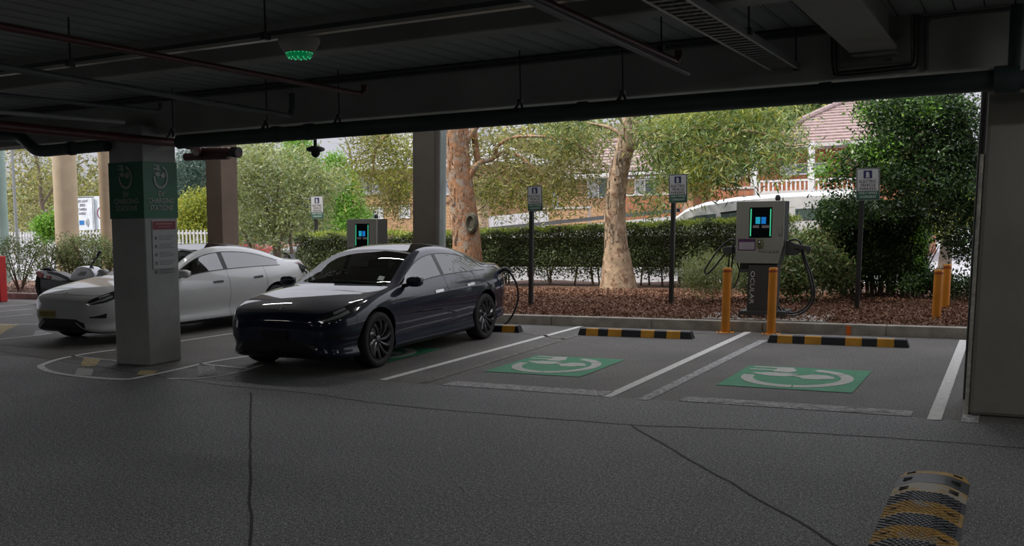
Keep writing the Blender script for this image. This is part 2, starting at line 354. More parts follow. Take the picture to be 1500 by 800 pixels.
for (cx_, s) in ((-2.5, 'U'), (-2.2, 'A'), (-1.9, 'I'), (-1.62, 'N'), (-1.3, 'G'), (-1.05, 'A')):
    ob = text('rubbed_letter', s, .3, frame((cx_, 9.02, .007), (1, 0, 0), (0, 1, 0)), paint if False else mat('rub', (.38, .38, .38), .8, var=(30, .4), stain=(30, .5, (.25, .25, .25))), floor, ext=.0003, sx=1.3)
strip(gl([(764, 486.5), (795, 491.5), (826, 497.5)]), .09, faint, lab='faint cross mark near the kerb')
strip([(-6.2, 14.12), (-3.7, 14.15)], .06, faint, lab='faint line along the kerb')
strip(cr(gl([(170, 512.5), (130, 518), (92, 525), (66, 533), (60, 538), (75, 545), (115, 551.5), (180, 556), (215, 551), (262, 541), (312, 530), (380, 519.5)])), .085, paint, lab='white painted loop around the pillar foot')
strip(cr(gl([(245, 555), (300, 554), (345, 546.5), (384, 535)])), .07, paint, lab='thin white arc in front of the blue car')
strip(gl([(264, 500), (356, 486.5)]), .06, paint); strip(gl([(290, 533), (366, 540.5)]), .06, paint); strip(gl([(104, 521.5), (140, 525.5), (172, 529)]), .06, faded)
def quad(pp, m_, lab, z=.0035, name='painted_patch'):
    mb = MB(); mb.add([(*(G(*p).xy), z) for p in pp], [(0, 1, 2, 3)]); o = obj(name, mb, m_, floor); o['label'] = lab
quad([(109, 550), (134, 551), (137, 541), (114, 539.5)], whtp, 'white painted patch inside the loop'); quad([(117, 537), (139, 538), (148, 526), (124, 523)], yelp, 'worn yellow patch inside the loop')
quad([(290, 552), (318, 549), (314, 536), (289, 537)], faded, 'worn white square right of the pillar'); quad([(200, 549), (222, 551), (232, 543), (206, 543)], yelp, 'dim yellow patch at the pillar foot')
quad([(0, 491), (10, 484), (28, 476), (0, 474)], yelp, 'worn yellow patch at the left edge'); quad([(48, 492), (78, 489), (60, 484), (52, 485)], faded, 'worn white patch by the white car')
for pp in (((-30, 451), (48, 446)), ((-30, 459), (48, 452.5)), ((-30, 467), (48, 460.5)), ((0, 476), (60, 475)), ((-20, 499.5), (60, 491), (75, 488))): strip(gl(pp), .08, paint)
# green charging symbols
def arc(r0, r1, a0, a1, n=40):
    out = []
    for i in range(n+1):
        a = math.radians(a0+(a1-a0)*i/n); out.append((r1*math.cos(a), r1*math.sin(a)))
    for i in range(n, -1, -1):
        a = math.radians(a0+(a1-a0)*i/n); out.append((r0*math.cos(a), r0*math.sin(a)))
    return out
EMB = [('ring', arc(.335, .43, 78, 38, 12)), ('ring', arc(.335, .43, 36, -82, 30)), ('ring', arc(.335, .43, -84, -185, 26)),
       ('plug', [(-.24, .24), (-.10, .22), (-.06, .30), (-.12, .46), (-.24, .46), (-.24, .45), (-.45, .45), (-.45, .41), (-.24, .40), (-.24, .33), (-.45, .32), (-.45, .28), (-.24, .28)]),
       ('cable', [(-.40, .14), (-.33, .08), (-.22, .02), (-.10, .02), (-.03, .08), (.0, .10), (-.07, .12), (.0, .16), (-.12, .18), (-.26, .19), (-.30, .16)]),
       ('car', [(-.04, .06), (.04, .12), (.08, .17), (.20, .17), (.27, .10), (.285, .03), (.22, .0), (.16, -.04), (.06, -.04), (.02, .02)])]
def symbol(c, sz, sy, lab):
    root = obj('charging_symbol', MB().add([(c[0]-sz/2, c[1]-sy/2, .005), (c[0]+sz/2, c[1]-sy/2, .005), (c[0]+sz/2, c[1]+sy/2, .005), (c[0]-sz/2, c[1]+sy/2, .005)], [(0, 1, 2, 3)]), grnp, floor); root['label'] = lab
    for n_, poly in EMB:
        mb = MB(); mb.prism([(c[0]+p[0]*sz, c[1]+p[1]*sy) for p in poly], .0055, .008); obj('white_'+n_, mb, whtp, root)
symbol((-2.095, 10.57), 1.33, 1.43, 'green square painted with a white plug and car symbol, right bay')
symbol((-4.875, 10.55), 1.2, 1.39, 'green square painted with a white plug and car symbol, middle bay')
symbol((-7.6, 10.7), 1.25, 1.4, 'green square mostly hidden under the blue car')
# joints in the asphalt
tar = mat('tar_joint', (.022, .022, .022), .8)
def seam(pp, wd=.014, name='asphalt_seam'):
    pts = cr(gl(pp), 6); pts = [p+Vector((random.uniform(-.008, .008), random.uniform(-.012, .012), 0)) for p in pts]; strip(pts, wd, tar, .002, name=name)
seam([(368, 575), (367, 640), (366, 720), (364, 830)], .02); seam([(0, 515), (60, 524), (150, 538), (245, 553), (330, 565), (440, 575), (560, 592), (700, 605), (925, 623)], .016)
seam([(925, 623), (1000, 668), (1110, 730), (1240, 808)], .02); seam([(925, 623), (1100, 630), (1290, 641), (1500, 657), (1600, 664)], .016)
pale = mat('scuff', (.34, .34, .33), .8)
for pp in ([(643, 655), (650, 680), (662, 700), (690, 728)], [(850, 645), (880, 655), (920, 660)]):
    strip(cr(gl(pp), 5), .006, faded, .0022, name='chalky_scratch')
for i in range(46):
    p = G(random.uniform(60, 1450), random.uniform(590, 790)); s = random.uniform(.006, .02)
    strip([p, p+Vector((s*random.uniform(1, 2.4), s*.4, 0))], s*.7, pale, .0022, name='pale_fleck')
# ---------------------------------------------------------------- wheel stops
blk = mat('rubber_black', (.012, .013, .018), .55, var=(8, .2)); yel = mat('stop_yellow', (.50, .24, .02), .6, var=(6, .2))
def stop(x0, x1, y, lab, segs):
    t = thing('wheel_stop', lab, 'wheel stop', ((x0+x1)/2, y+.08, 0), group='wheel stops at the bay heads')
    pr_ = [(0, 0), (.025, .095), (.05, .105), (.11, .105), (.135, .095), (.16, 0)]
    def seg(a, b_, g=0, e0=0, e1=0):
        V = [(a+(e0 if q[1] > .01 else 0), y+q[0]*(1+0)+(-g if q[0] < .08 else g), q[1]+(g if q[1] > .01 else 0)) for q in pr_]+[(b_-(e1 if q[1] > .01 else 0), y+q[0]+(-g if q[0] < .08 else g), q[1]+(g if q[1] > .01 else 0)) for q in pr_]
        F = [(0, 1, 2, 3, 4, 5), (11, 10, 9, 8, 7, 6)]+[(i, i+6, (i+1) % 6+6, (i+1) % 6) for i in range(6)]; return MB().add(V, F)
    obj('rubber_body', seg(x0, x1, 0, .03, .03), blk, t)
    obj('reflective_top', MB().box(x0+.05, x1-.05, y+.055, y+.105, .105, .109), mat('stop_grey', (.3, .3, .3), .6), t)
    L = x1-x0
    for (a, b_) in segs: obj('yellow_band', seg(x0+a*L, x0+b_*L, .002), yel, t)
SG = [(.075, .185), (.275, .395), (.565, .68), (.785, .90)]
stop(-5.85, -4.10, 13.42, 'black and yellow wheel stop in the middle bay', SG)
stop(-3.04, -1.25, 13.38, 'black and yellow wheel stop in the right bay, by the bollards', SG)
sx = G(759, 488).x; stop(sx-1.75, sx, 13.42, 'wheel stop behind the blue car, mostly hidden by its rear wheel', [(.06, .17), (.3, .42), (.6, .72), (.83, .955)])
# ---------------------------------------------------------------- speed hump
t = thing('speed_hump', 'worn yellow and black rubber speed hump in the bottom right foreground', 'speed hump', (-.48, 5.2, 0))
hb = mat('hump_black', (.05, .055, .065), .45, var=(12, .3), bump=(60, .3)); hy = mat('hump_yellow', (.42, .25, .05), .6, var=(10, .3), stain=(6, .54, (.34, .31, .25)))
hyw = mat('hump_yellow_worn', (.42, .27, .08), .6, var=(10, .3), stain=(5, .47, (.36, .33, .28)))
slot = mat('slot_black', (.005, .005, .005), .8)
X0, X1 = -.70, -.275
def hz(u, end=1): return .062*min(1, (u/.28 if u < .28 else (1-u)/.28 if u > .72 else 1))*end
cuts = [6.98, 6.79, 6.52, 6.30, 6.08, 5.82, 5.58, 5.34, 5.10, 4.86, 4.62]
for i in range(len(cuts)-1):
    ya, yb_ = cuts[i], cuts[i+1]; e0, e1 = ((.25, .8) if i == 0 else (.8, 1) if i == 1 else (1, 1)); V = []; F = []; nu = 12
    for (yy, e, g) in ((ya-.003, e0, 0), (ya-.003-.0*1, e0, 1), (yb_+.003, e1, 1), (yb_+.003, e1, 0)):
        for k in range(nu+1):
            u = k/nu; uu = min(max(u, 0), 1); inset = .035 if (i == 0 and yy > 6.9) else 0
            V.append((X0+inset+(X1-X0-2*inset)*u, yy+(.035*math.sin(math.pi*u) if (i == 0 and yy > 6.9) else 0), .0 if g == 0 else max(.004, (hz(uu)*.6+.062*.4*math.sin(math.pi*uu)**.6)*e)))
    for j in range(3):
        for k in range(nu): a = j*(nu+1)+k; F.append((a+1, a, a+nu+1, a+nu+2))
    mm = (hy if i in (0, 4, 6, 8) else hyw if i == 2 else hb)
    o = obj('hump_module', MB().add(V, F), mm, t, smooth=50)
    if i >= 3:                                   # raised tread bars
        mb = MB(); rows = int((ya-yb_)/.026)
        for r_ in range(rows):
            yy = ya-.014-r_*.026
            for c_ in range(13):
                u = (c_+.5+(.5 if r_ % 2 else 0))/14; zz = hz(u)*.6+.062*.4*math.sin(math.pi*u)**.6
                xx = X0+(X1-X0)*u; mb.box(xx-.010, xx+.010, yy-.004, yy+.004, zz-.004, zz+.0045)
        o2 = obj('tread_pattern', mb, mm, t); stuff(o2)
    for u in (.17, .83):
        zz = hz(u)*.6+.062*.4*math.sin(math.pi*u)**.6; ym = (ya+yb_)/2; xx = X0+(X1-X0)*u
        for dy in ((-.022, .022) if i in (1, 2) else (0,)):
            M_ = Matrix.Translation((xx, ym+dy, zz*(e0+e1)/2+.003)) @ Matrix.Rotation((-.28 if u < .5 else .28), 4, 'Y') @ Matrix.Rotation(.0 if i < 3 else (.3 if u < .5 else -.3), 4, 'Z')
            obj('bolt_slot', MB().box(-.028, .028, -.008, .008, -.003, .003, M=M_), slot, t)
# ---------------------------------------------------------------- pipes and things under the ceiling
dgrey = mat('pipe_dark_green', (.035, .05, .052), .45, var=(4, .2), spec=.5); redp = mat('pipe_red', (.085, .018, .02), .45, var=(5, .2)); galv = mat('galvanised', (.35, .36, .36), .4, .7); darkm = mat('dark_steel', (.03, .03, .032), .5)
greyp = mat('grey_pipe', (.09, .1, .105), .5)
t = thing('drain_pipe', 'thick dark drain pipe hung along the edge beam across the opening', 'pipe', (-5, 8.6, 2.74))
obj('pipe_run', MB().tube([(PY(262, 200, 8.6).x, 8.6, 2.735), (9.6, 8.6, 2.745)], .082, 20), dgrey, t, smooth=True)
for px_ in (453, 405, 855, 1210, 1475):
    p = PY(px_, 170, 8.6); rr = .092 if px_ != 1475 else .11; ww = .05 if px_ != 1475 else .09
    obj('coupling', MB().tube([(p.x-ww, 8.6, 2.74), (p.x+ww, 8.6, 2.74)], rr, 20), dgrey, t, smooth=True)
p = PY(1490, 90, 8.6); obj('branch_pipe', MB().tube([(p.x, 8.6, 2.74), (p.x+.02, 8.62, 3.3)], .07, 14), dgrey, t, smooth=True)
t = thing('drain_pipe', 'dark drain pipe with an offset bend left of the pillar', 'pipe', (-11, 8.6, 2.78))
pts = [PY(-60, 190, 8.6), PY(0, 198, 8.6), PY(28, 200, 8.6), PY(45, 214, 8.6), PY(60, 221, 8.6), PY(100, 218, 8.6), PY(157, 213, 8.6)]
obj('pipe_run', MB().tube(cr(pts, 6), .075, 16), dgrey, t, smooth=True)
obj('pipe_clamp', MB().tube([PY(103, 217.5, 8.6), PY(108, 217.2, 8.6)], .088, 16), darkm, t)
# hangers
def rod(p0, p1, lab, clev=True, grp=None):
    t_ = thing('pipe_hanger', lab, 'hanger', tuple(p1)); obj('threaded_rod', MB().tube([p0, p1], .007, 6), darkm, t_)
    if clev:
        q = Vector(p1); obj('clevis', MB().tube([q+Vector((0, -.03, 0)), q+Vector((-.01, -.09, -.09))], .012, 6).tube([q+Vector((0, .0, 0)), q+Vector((.045, -.05, -.08))], .012, 6).tube([q+Vector((0, .0, 0)), q+Vector((-.045, -.05, -.08))], .012, 6).box(q.x-.02, q.x+.02, q.y-.03, q.y+.03, q.z-.015, q.z+.02), darkm, t_)
for px_, wh in ((253, 'just right of the pillar'), (391, 'second right of the pillar'), (497, 'above the blue car, beside the red pipe end'), (763, 'above the middle sign post'), (913, 'above the paperbark with the leaning trunk')):
    q = PY(px_, 170, 8.6); rod((q.x, 8.6, 3.375), (q.x, 8.6, 2.88), 'thin rod hanging the thick drain pipe, '+wh)
def hang(pxa, pya, z1, lab):
    q = G(pxa, pya, z1); rod((q.x, q.y, 3.375), tuple(q), lab, False)
    obj('clamp', MB().box(q.x-.02, q.x+.02, q.y-.03, q.y+.03, q.z-.03, q.z+.02), darkm, bpy.data.objects[[o.name for o in COL.objects if o.name.startswith('pipe_hanger')][-1]])
def ypipe(name, lab, pa, pb, z, r, m_, yback=None, tip=True, cat='pipe', hook=.09):
    a = G(*pa, z); b_ = G(*pb, z); d = (a-b_)/(a.y-b_.y); yb0 = a.y-3 if yback is None else yback
    a2 = b_+d*(yb0-b_.y); t_ = thing(name, lab, cat, tuple(b_)); obj('pipe_run', MB().tube([a2, b_], r, 12), m_, t_, smooth=True)
    if tip: obj('elbow', MB().tube([b_-(b_-a2).normalized()*.03, b_, b_+Vector((.015, .02, hook*.4)), b_+Vector((.015, .02, hook))], r*1.12, 10), m_, t_, smooth=True)
    return a2, b_
ypipe('sprinkler_pipe', 'dark red sprinkler pipe crossing the ceiling above the two cars', (0, 38), (530, 138), 3.0, .026, redp)
ypipe('sprinkler_pipe', 'red sprinkler pipe near the middle of the ceiling', (800, 5), (990, 90), 3.0, .03, redp)
ypipe('cable_channel', 'dark square channel just under the red sprinkler pipe', (785, 5), (1008, 108), 2.93, .022, greyp, tip=False, cat='channel')
ypipe('sprinkler_pipe', 'thin dark pipe with an upturned end at upper left, above the green pillar wrap', (0, 139), (232, 163), 2.95, .022, greyp)
ypipe('sprinkler_pipe', 'dark pipe under the ceiling ending right of the pillar', (0, 97), (425, 170), 2.94, .028, greyp, hook=.25)
ypipe('conduit', 'pale conduit at the far left above the thick red pipe', (0, 164), (182, 179), 2.86, .022, mat('pale_conduit', (.3, .31, .31), .5), tip=False)
t = thing('fire_main', 'thick dark red fire pipe passing in front of the pillar top', 'pipe', (-9, 8.2, 2.75))
a = G(0, 184, 2.76); b_ = G(283, 212, 2.76); d = (a-b_)/(a.y-b_.y)
obj('pipe_run', MB().tube([b_+d*(2-b_.y), b_], .052, 16), redp, t, smooth=True)
c1 = PY(272, 230, 9.7); c2 = PY(300, 229, 9.7); c3 = PY(350, 223, 9.7); c4 = PY(290, 222, 9.7)
obj('tee', MB().tube([b_-Vector((0, .1, 0)), b_, (b_+c4)/2+Vector((0, 0, -.02)), c4, c2], .066, 14), redp, t, smooth=True)
obj('branch_pipe', MB().tube([c4, c3+Vector((0, 0, .0))], .055, 14), redp, t, smooth=True)
obj('end_cap', MB().tube([PY(341, 222.5, 9.7), PY(350, 223.5, 9.7)], .07, 14), darkm, t, smooth=True)
obj('stub_pipe', MB().tube([c1, PY(335, 228, 9.7)], .05, 14), redp, t, smooth=True)
for (x_, y_, z_, l_) in ((103, 92, 3.02, 'rod with a clamp at upper left over the long rail'), (389, 52, 3.05, 'rod hanging the long rail beside the green indicator lamp'), (969, 70, 3.04, 'short rod holding the end of the middle red pipe'), (1097, 45, 3.05, 'rod left of the steel beam holding the cable tray'), (1166, 98, 3.02, 'rod at the far end of the cable tray')):
    hang(x_, y_, z_, l_)
# long rail
t = thing('lighting_rail', 'long pale metal rail hung across the ceiling in front of the beams', 'rail', (-5, 5.6, 3.06))
y_r = G(375, 62, 3.05).y
obj('rail_body', MB().box(-14, 2, y_r-.03, y_r+.03, 3.05, 3.075), mat('rail_metal', (.5, .48, .43), .35, .3), t); obj('rail_top', MB().box(-14, 2, y_r-.018, y_r+.018, 3.075, 3.11), greyp, t)
# green indicator
q = G(438, 62, 3.03); t = thing('indicator_lamp', 'round ceiling indicator with glowing green dots', 'indicator lamp', (q.x, q.y, 3.0))
hs = mat('lamp_housing', (.30, .29, .25), .6); M_ = Matrix.Translation((q.x, q.y, 0))
obj('bracket', MB().box(q.x-.09, q.x+.05, q.y-.05, q.y+.05, 3.055, 3.12), hs, t, bevel=.01)
obj('housing', MB().lathe([(.0, 3.06), (.145, 3.055), (.148, 3.03), (.11, 2.96), (.10, 2.955), (0, 2.955)], 28, M_), hs, t, smooth=40)
obj('lens', MB().lathe([(.094, 2.957), (.088, 2.925), (.06, 2.918), (0, 2.917)], 28, M_), mat('green_lens', (.0, .16, .06), .4, emit=(.0, .40, .12), estr=.22), t, smooth=40)
gd = mat('green_led', (.05, .9, .4), .3, emit=(.08, .8, .35), estr=.45)
for ring, zz, n in ((.092, 2.952, 20), (.075, 2.919, 12), (.04, 2.917, 6)):
    for k in range(n):
        a = 2*math.pi*k/n; obj('green_dot', MB().lathe([(0, .006), (.004, .003), (.005, 0), (.004, -.003), (0, -.006)], 6, Matrix.Translation((q.x+ring*math.cos(a), q.y+ring*math.sin(a), zz))), gd, t)
# cable tray
t = thing('cable_tray', 'galvanised ladder cable tray running towards the opening', 'cable tray', (-1.83, 7, 3.0))
for x_ in (-1.955, -1.735): obj('side_rail', MB().box(x_-.006, x_+.006, 3.5, 8.93, 3.0, 3.06).box(x_-.012, x_+.012, 3.5, 8.93, 2.998, 3.004), galv, t)
y = 3.55
while y < 8.9:
    obj('rung', MB().box(-1.95, -1.74, y-.018, y-.006, 3.0, 3.012).box(-1.95, -1.74, y+.006, y+.018, 3.0, 3.012), galv, t)
    y += .115
for k in range(3): obj('cable', MB().tube([(-1.9+.05*k, 3.5, 3.025), (-1.89+.05*k, 6, 3.03), (-1.9+.05*k, 8.9, 3.02)], .012, 6), darkm, t)
# steel beam
t = thing('steel_beam', 'painted steel beam bolted to the edge beam at upper right', 'steel beam', (-1.1, 6, 3.07)); stl = mat('painted_steel', (.26, .26, .225), .6, var=(2, .12))
obj('bottom_flange', MB().box(-1.28, -.905, 1, 8.72, 3.07, 3.095), stl, t, bevel=.004); obj('web', MB().box(-1.13, -1.05, 1, 8.72, 3.095, 3.375), stl, t)
obj('side_stiffener', MB().box(-.99, -.97, 1, 8.72, 3.095, 3.375), stl, t)
obj('end_plate', MB().box(-1.385, -.82, 8.905, 8.948, 2.985, 3.37), stl, t, bevel=.004); obj('seat_angle', MB().box(-1.27, -.92, 8.72, 8.91, 3.05, 3.07), stl, t)
for (x_, z_) in ((-1.24, 3.03), (-.95, 3.02), (-.885, 3.2), (-.885, 3.3), (-1.32, 3.2)):
    obj('bolt', MB().tube([(x_, 8.905, z_), (x_, 8.875, z_)], .018, 6), stl, t)
t = thing('conduit', 'dark conduits looping under the steel beam end plate', 'conduit', (-1.1, 8.88, 2.96))
for k, g in enumerate((0, .03)):
    obj('conduit_run', MB().tube(cr([(-.79+g, 8.9, 3.36), (-.79+g, 8.9, 3.05), (-.81+g, 8.9, 2.965-g), (-.86, 8.9, 2.955-g), (-1.36, 8.9, 2.945-g), (-1.41-g, 8.9, 2.97), (-1.42-g, 8.9, 3.3)], 5), .011, 8), darkm, t, smooth=True)
t = thing('conduit', 'pair of thin conduits along the top of the edge beam', 'conduit', (-6, 8.92, 3.3))
for z_ in (3.30, 3.345): obj('conduit_run', MB().tube([(-16, 8.925, z_), (-1.5, 8.925, z_)], .016, 8), greyp, t, smooth=True)
t = thing('conduit', 'vertical conduit at the right end of the edge beam', 'conduit', (-.6, 8.92, 3.1))
obj('conduit_run', MB().tube(cr([(2, 8.925, 3.33), (-.5, 8.925, 3.335), (-.68, 8.925, 3.31), (-.70, 8.925, 3.2), (-.70, 8.925, 2.9)], 5), .016, 8), greyp, t, smooth=True)
# hanging dome camera
q = PY(462, 217, 9.15); t = thing('dome_camera', 'black dome camera hanging in the opening above the light green tree', 'camera', (q.x, 9.15, q.z))
M_ = Matrix.Translation((q.x, q.y, q.z)); dz = lambda v: v
obj('stem', MB().tube([(q.x, 9.15, 2.885), (q.x, 9.15, q.z)], .02, 8), darkm, t); obj('mount', MB().lathe([(.0, .03), (.05, .025), (.105, 0), (.105, -.03), (.06, -.045), (0, -.045)], 20, M_), darkm, t, smooth=40)
obj('dome', MB().lathe([(.055, -.045), (.05, -.075), (.03, -.1), (0, -.11)], 16, M_), mat('dome_black', (.01, .01, .012), .1), t, smooth=True)
# tube lamp out of frame to the right, lighting the right end of the edge beam
t = thing('tube_lamp', 'fluorescent tube lamp under the ceiling', 'lamp', (2.2, 6.9, 3.2)); obj('lamp_body', MB().box(1.5, 2.9, 6.85, 6.95, 3.24, 3.37), hs, t)
obj('tube', MB().tube([(1.52, 6.9, 3.22), (2.88, 6.9, 3.22)], .016, 8), mat('tube_glow', (1, 1, 1), .4, emit=(1, .93, .78), estr=9), t)
# ================================================================ CARS
KT = [  # x, half width, z bottom, z belt, y belt, glass top y z, rail y z, roof mid z, centre z
 (.825,.38,.36,.555,.34,.315,.57,.29,.58,.59,.595), (.815,.51,.27,.60,.455,.43,.615,.40,.625,.64,.645), (.78,.61,.215,.64,.56,.535,.655,.505,.665,.688,.695),
 (.71,.715,.18,.685,.675,.65,.70,.62,.712,.738,.747), (.60,.80,.16,.725,.76,.735,.742,.705,.755,.785,.795), (.42,.872,.15,.775,.825,.795,.79,.765,.808,.838,.848),
 (.10,.918,.15,.835,.865,.832,.852,.80,.868,.90,.908), (-.2,.922,.15,.88,.862,.828,.897,.79,.915,.945,.955), (-.45,.922,.15,.91,.85,.82,.925,.785,.945,.975,.985),
 (-.62,.922,.15,.925,.842,.805,.955,.765,.98,1.055,1.07), (-.9,.922,.15,.94,.838,.75,1.09,.705,1.12,1.185,1.20), (-1.2,.922,.15,.95,.837,.695,1.24,.65,1.27,1.325,1.337),
 (-1.5,.922,.15,.96,.836,.655,1.325,.612,1.36,1.40,1.408), (-1.8,.922,.15,.97,.835,.64,1.352,.595,1.388,1.433,1.443), (-2.15,.922,.15,.98,.83,.64,1.335,.59,1.375,1.425,1.435),
 (-2.5,.922,.16,.995,.822,.65,1.275,.585,1.33,1.385,1.395), (-2.85,.925,.16,1.015,.808,.685,1.165,.58,1.255,1.31,1.32), (-3.1,.922,.17,1.035,.79,.735,1.075,.60,1.175,1.23,1.24),
 (-3.35,.905,.19,1.05,.765,.735,1.066,.66,1.10,1.14,1.15), (-3.6,.865,.22,1.055,.725,.70,1.068,.65,1.08,1.10,1.105), (-3.78,.79,.26,1.05,.66,.63,1.065,.59,1.08,1.095,1.10),
 (-3.83,.71,.32,.98,.60,.57,1.02,.52,1.04,1.055,1.06), (-3.85,.61,.42,.86,.50,.48,.88,.46,.89,.90,.90)]
def _pchip(xk, yk, x):
    h = np.diff(xk); d = np.diff(yk)/h; n = len(xk); mm_ = np.zeros(n)
    for i in range(1, n-1):
        if d[i-1]*d[i] > 0: w1 = 2*h[i]+h[i-1]; w2 = h[i]+2*h[i-1]; mm_[i] = (w1+w2)/(w1/d[i-1]+w2/d[i])
    mm_[0] = d[0]; mm_[-1] = d[-1]
    i = np.clip(np.searchsorted(xk, x)-1, 0, n-2); t = (x-xk[i])/h[i]
    return ((2*t**3-3*t**2+1)*yk[i]+(t**3-2*t**2+t)*h[i]*mm_[i]+(-2*t**3+3*t**2)*yk[i+1]+(t**3-t**2)*h[i]*mm_[i+1])
KA = np.array(KT); NS = len(KT)
SFINE = np.linspace(0, NS-1, 881)
TAB = np.stack([_pchip(np.arange(NS, dtype=float), KA[:, c], SFINE) for c in range(KA.shape[1])], 1)
ker = np.exp(-.5*(np.arange(-24, 25)/10.)**2); ker /= ker.sum()
pad = np.concatenate([2*TAB[:1]-TAB[24:0:-1], TAB, 2*TAB[-1:]-TAB[-2:-26:-1]])
TAB = np.stack([np.convolve(pad[:, c], ker, 'valid') for c in range(TAB.shape[1])], 1)
XS = TAB[:, 0]
def s_of_x(x): return float(np.interp(-x, -XS, SFINE))
def section(s):
    r = [float(np.interp(s, SFINE, TAB[:, c])) for c in range(11)]
    x, w_, zb, zt_, yb, y8, z8, y9, z9, zm, zc = r; h = zt_-zb
    fl = max(0, 1-abs(x+.0)/.46)*.012+max(0, 1-abs(x+2.875)/.46)*.014
    P_ = [(0, zb), (.6*w_, zb), (w_-.07, zb+.004), (w_+.004, zb+.10*h), (w_-.062, zb+.26*h), (w_+.006+fl, zb+.47*h), (w_+.006+fl*.6, zb+.80*h), (yb, zt_), (y8, z8), (y9, z9), (.52*y9, zm+.3*(zc-zm)), (0, zc+.002)]
    return x, P_
def bulge(x, y, v):
    if v < 6.5: return 0
    k = float(np.interp(x, [-3.8, -3.4, -3.0, -2.4, -1.9, -1.5, -1.2, -.5, -.3, 0, .5, .8], [0, -.05, -.14, -.08, 0, .05, .10, .17, .15, .06, .02, 0]))
    return k*(1-min(1, (y/.82)**2))*min(1, (v-6.5)/1.5)
def SV(x, v, off=0.0, s=None):
    # point of the body skin at station x and section parameter v (0 underside centre, 7 belt, 8 glass top, 9 rail, 11 roof centre)
    def pt(s_, v_):
        xx, P_ = section(s_); i = int(min(max(math.floor(v_), 0), 10)); t = v_-i
        def g(k):
            if k < 0: return (-P_[1][0], P_[1][1])
            if k > 11: return (-P_[10][0], P_[10][1])
            return P_[k]
        a, b_, c, d = g(i-1), g(i), g(i+1), g(i+2); B = ((1-t)**3/6, (3*t**3-6*t*t+4)/6, (-3*t**3+3*t*t+3*t+1)/6, t**3/6)
        y = sum(B[k]*q[0] for k, q in enumerate((a, b_, c, d))); z = sum(B[k]*q[1] for k, q in enumerate((a, b_, c, d)))
        return Vector((xx+bulge(xx, y, v_), y, z))
    s0 = s_of_x(x) if s is None else s; p = pt(s0, v)
    if off:
        e = .05; du = pt(min(s0+e, NS-1), v)-pt(max(s0-e, 0), v); dv = pt(s0, min(v+.05, 11))-pt(s0, max(v-.05, 0))
        nrm = du.cross(dv); nrm = nrm.normalized() if nrm.length > 1e-9 else Vector((0, 1, 0))
        if nrm.dot(Vector((0 if abs(x+1.5) < 2 else (x+1.5), p.y*2, p.z-.6))) < 0: nrm = -nrm
        p = p+nrm*off
    return p
def car_patch(xa, xb, lo, hi, nx, nv, off):
    mb = MB(); V = []; F = []
    for i in range(nx+1):
        x = xa+(xb-xa)*i/nx; a, b_ = lo(x), hi(x)
        for j in range(nv+1): V.append(SV(x, a+(b_-a)*j/nv, off))
    for i in range(nx):
        for j in range(nv): k = i*(nv+1)+j; F.append((k, k+1, k+nv+2, k+nv+1))
    return V, F
def mirrored(V, F, both=True):
    mb = MB(); mb.add(V, F)
    if both: mb.add([Vector((v.x, -v.y, v.z)) for v in V], [f[::-1] for f in F])
    return mb
def lin(*kv):
    xs = [k for k, _ in kv]; vs = [v for _, v in kv]; o = np.argsort(xs); xs = np.array(xs)[o]; vs = np.array(vs)[o]; return lambda x: float(np.interp(x, xs, vs))
carblack = mat('car_black', (.008, .008, .009), .35, var=(3, .02)); chrome = mat('chrome', (.7, .7, .7), .12, .95); tyre = mat('tyre', (.012, .012, .013), .75, bump=(60, .2))
cglass = mat_glass('car_glass', (.006, .008, .008), .55); sglass = mat_glass('car_side_glass', (.004, .005, .005), .22); rglass = mat_glass('car_roof_glass', (.003, .003, .004), .05)
seatm = mat('car_seat', (.03, .03, .032), .7); lens = mat('lamp_lens', (.32, .33, .34), .12, .3, coat=1); lampd = mat('lamp_dark', (.02, .02, .022), .15, coat=1); discm = mat('brake_disc', (.25, .25, .25), .4, .8)
def ribbon(path, wd, off=.0012):
    # path: list of (x, v) on the skin
    pts = [SV(x, v, off) for x, v in path]; V = []; F = []
    for i, p in enumerate(pts):
        d = (pts[min(i+1, len(pts)-1)]-pts[max(i-1, 0)]); q = SV(path[i][0], path[i][1], off+.02)-p; n_ = d.cross(q).normalized()*wd/2
        V += [p-n_, p+n_]
    for i in range(len(pts)-1): F.append((2*i, 2*i+1, 2*i+3, 2*i+2))
    return V, F
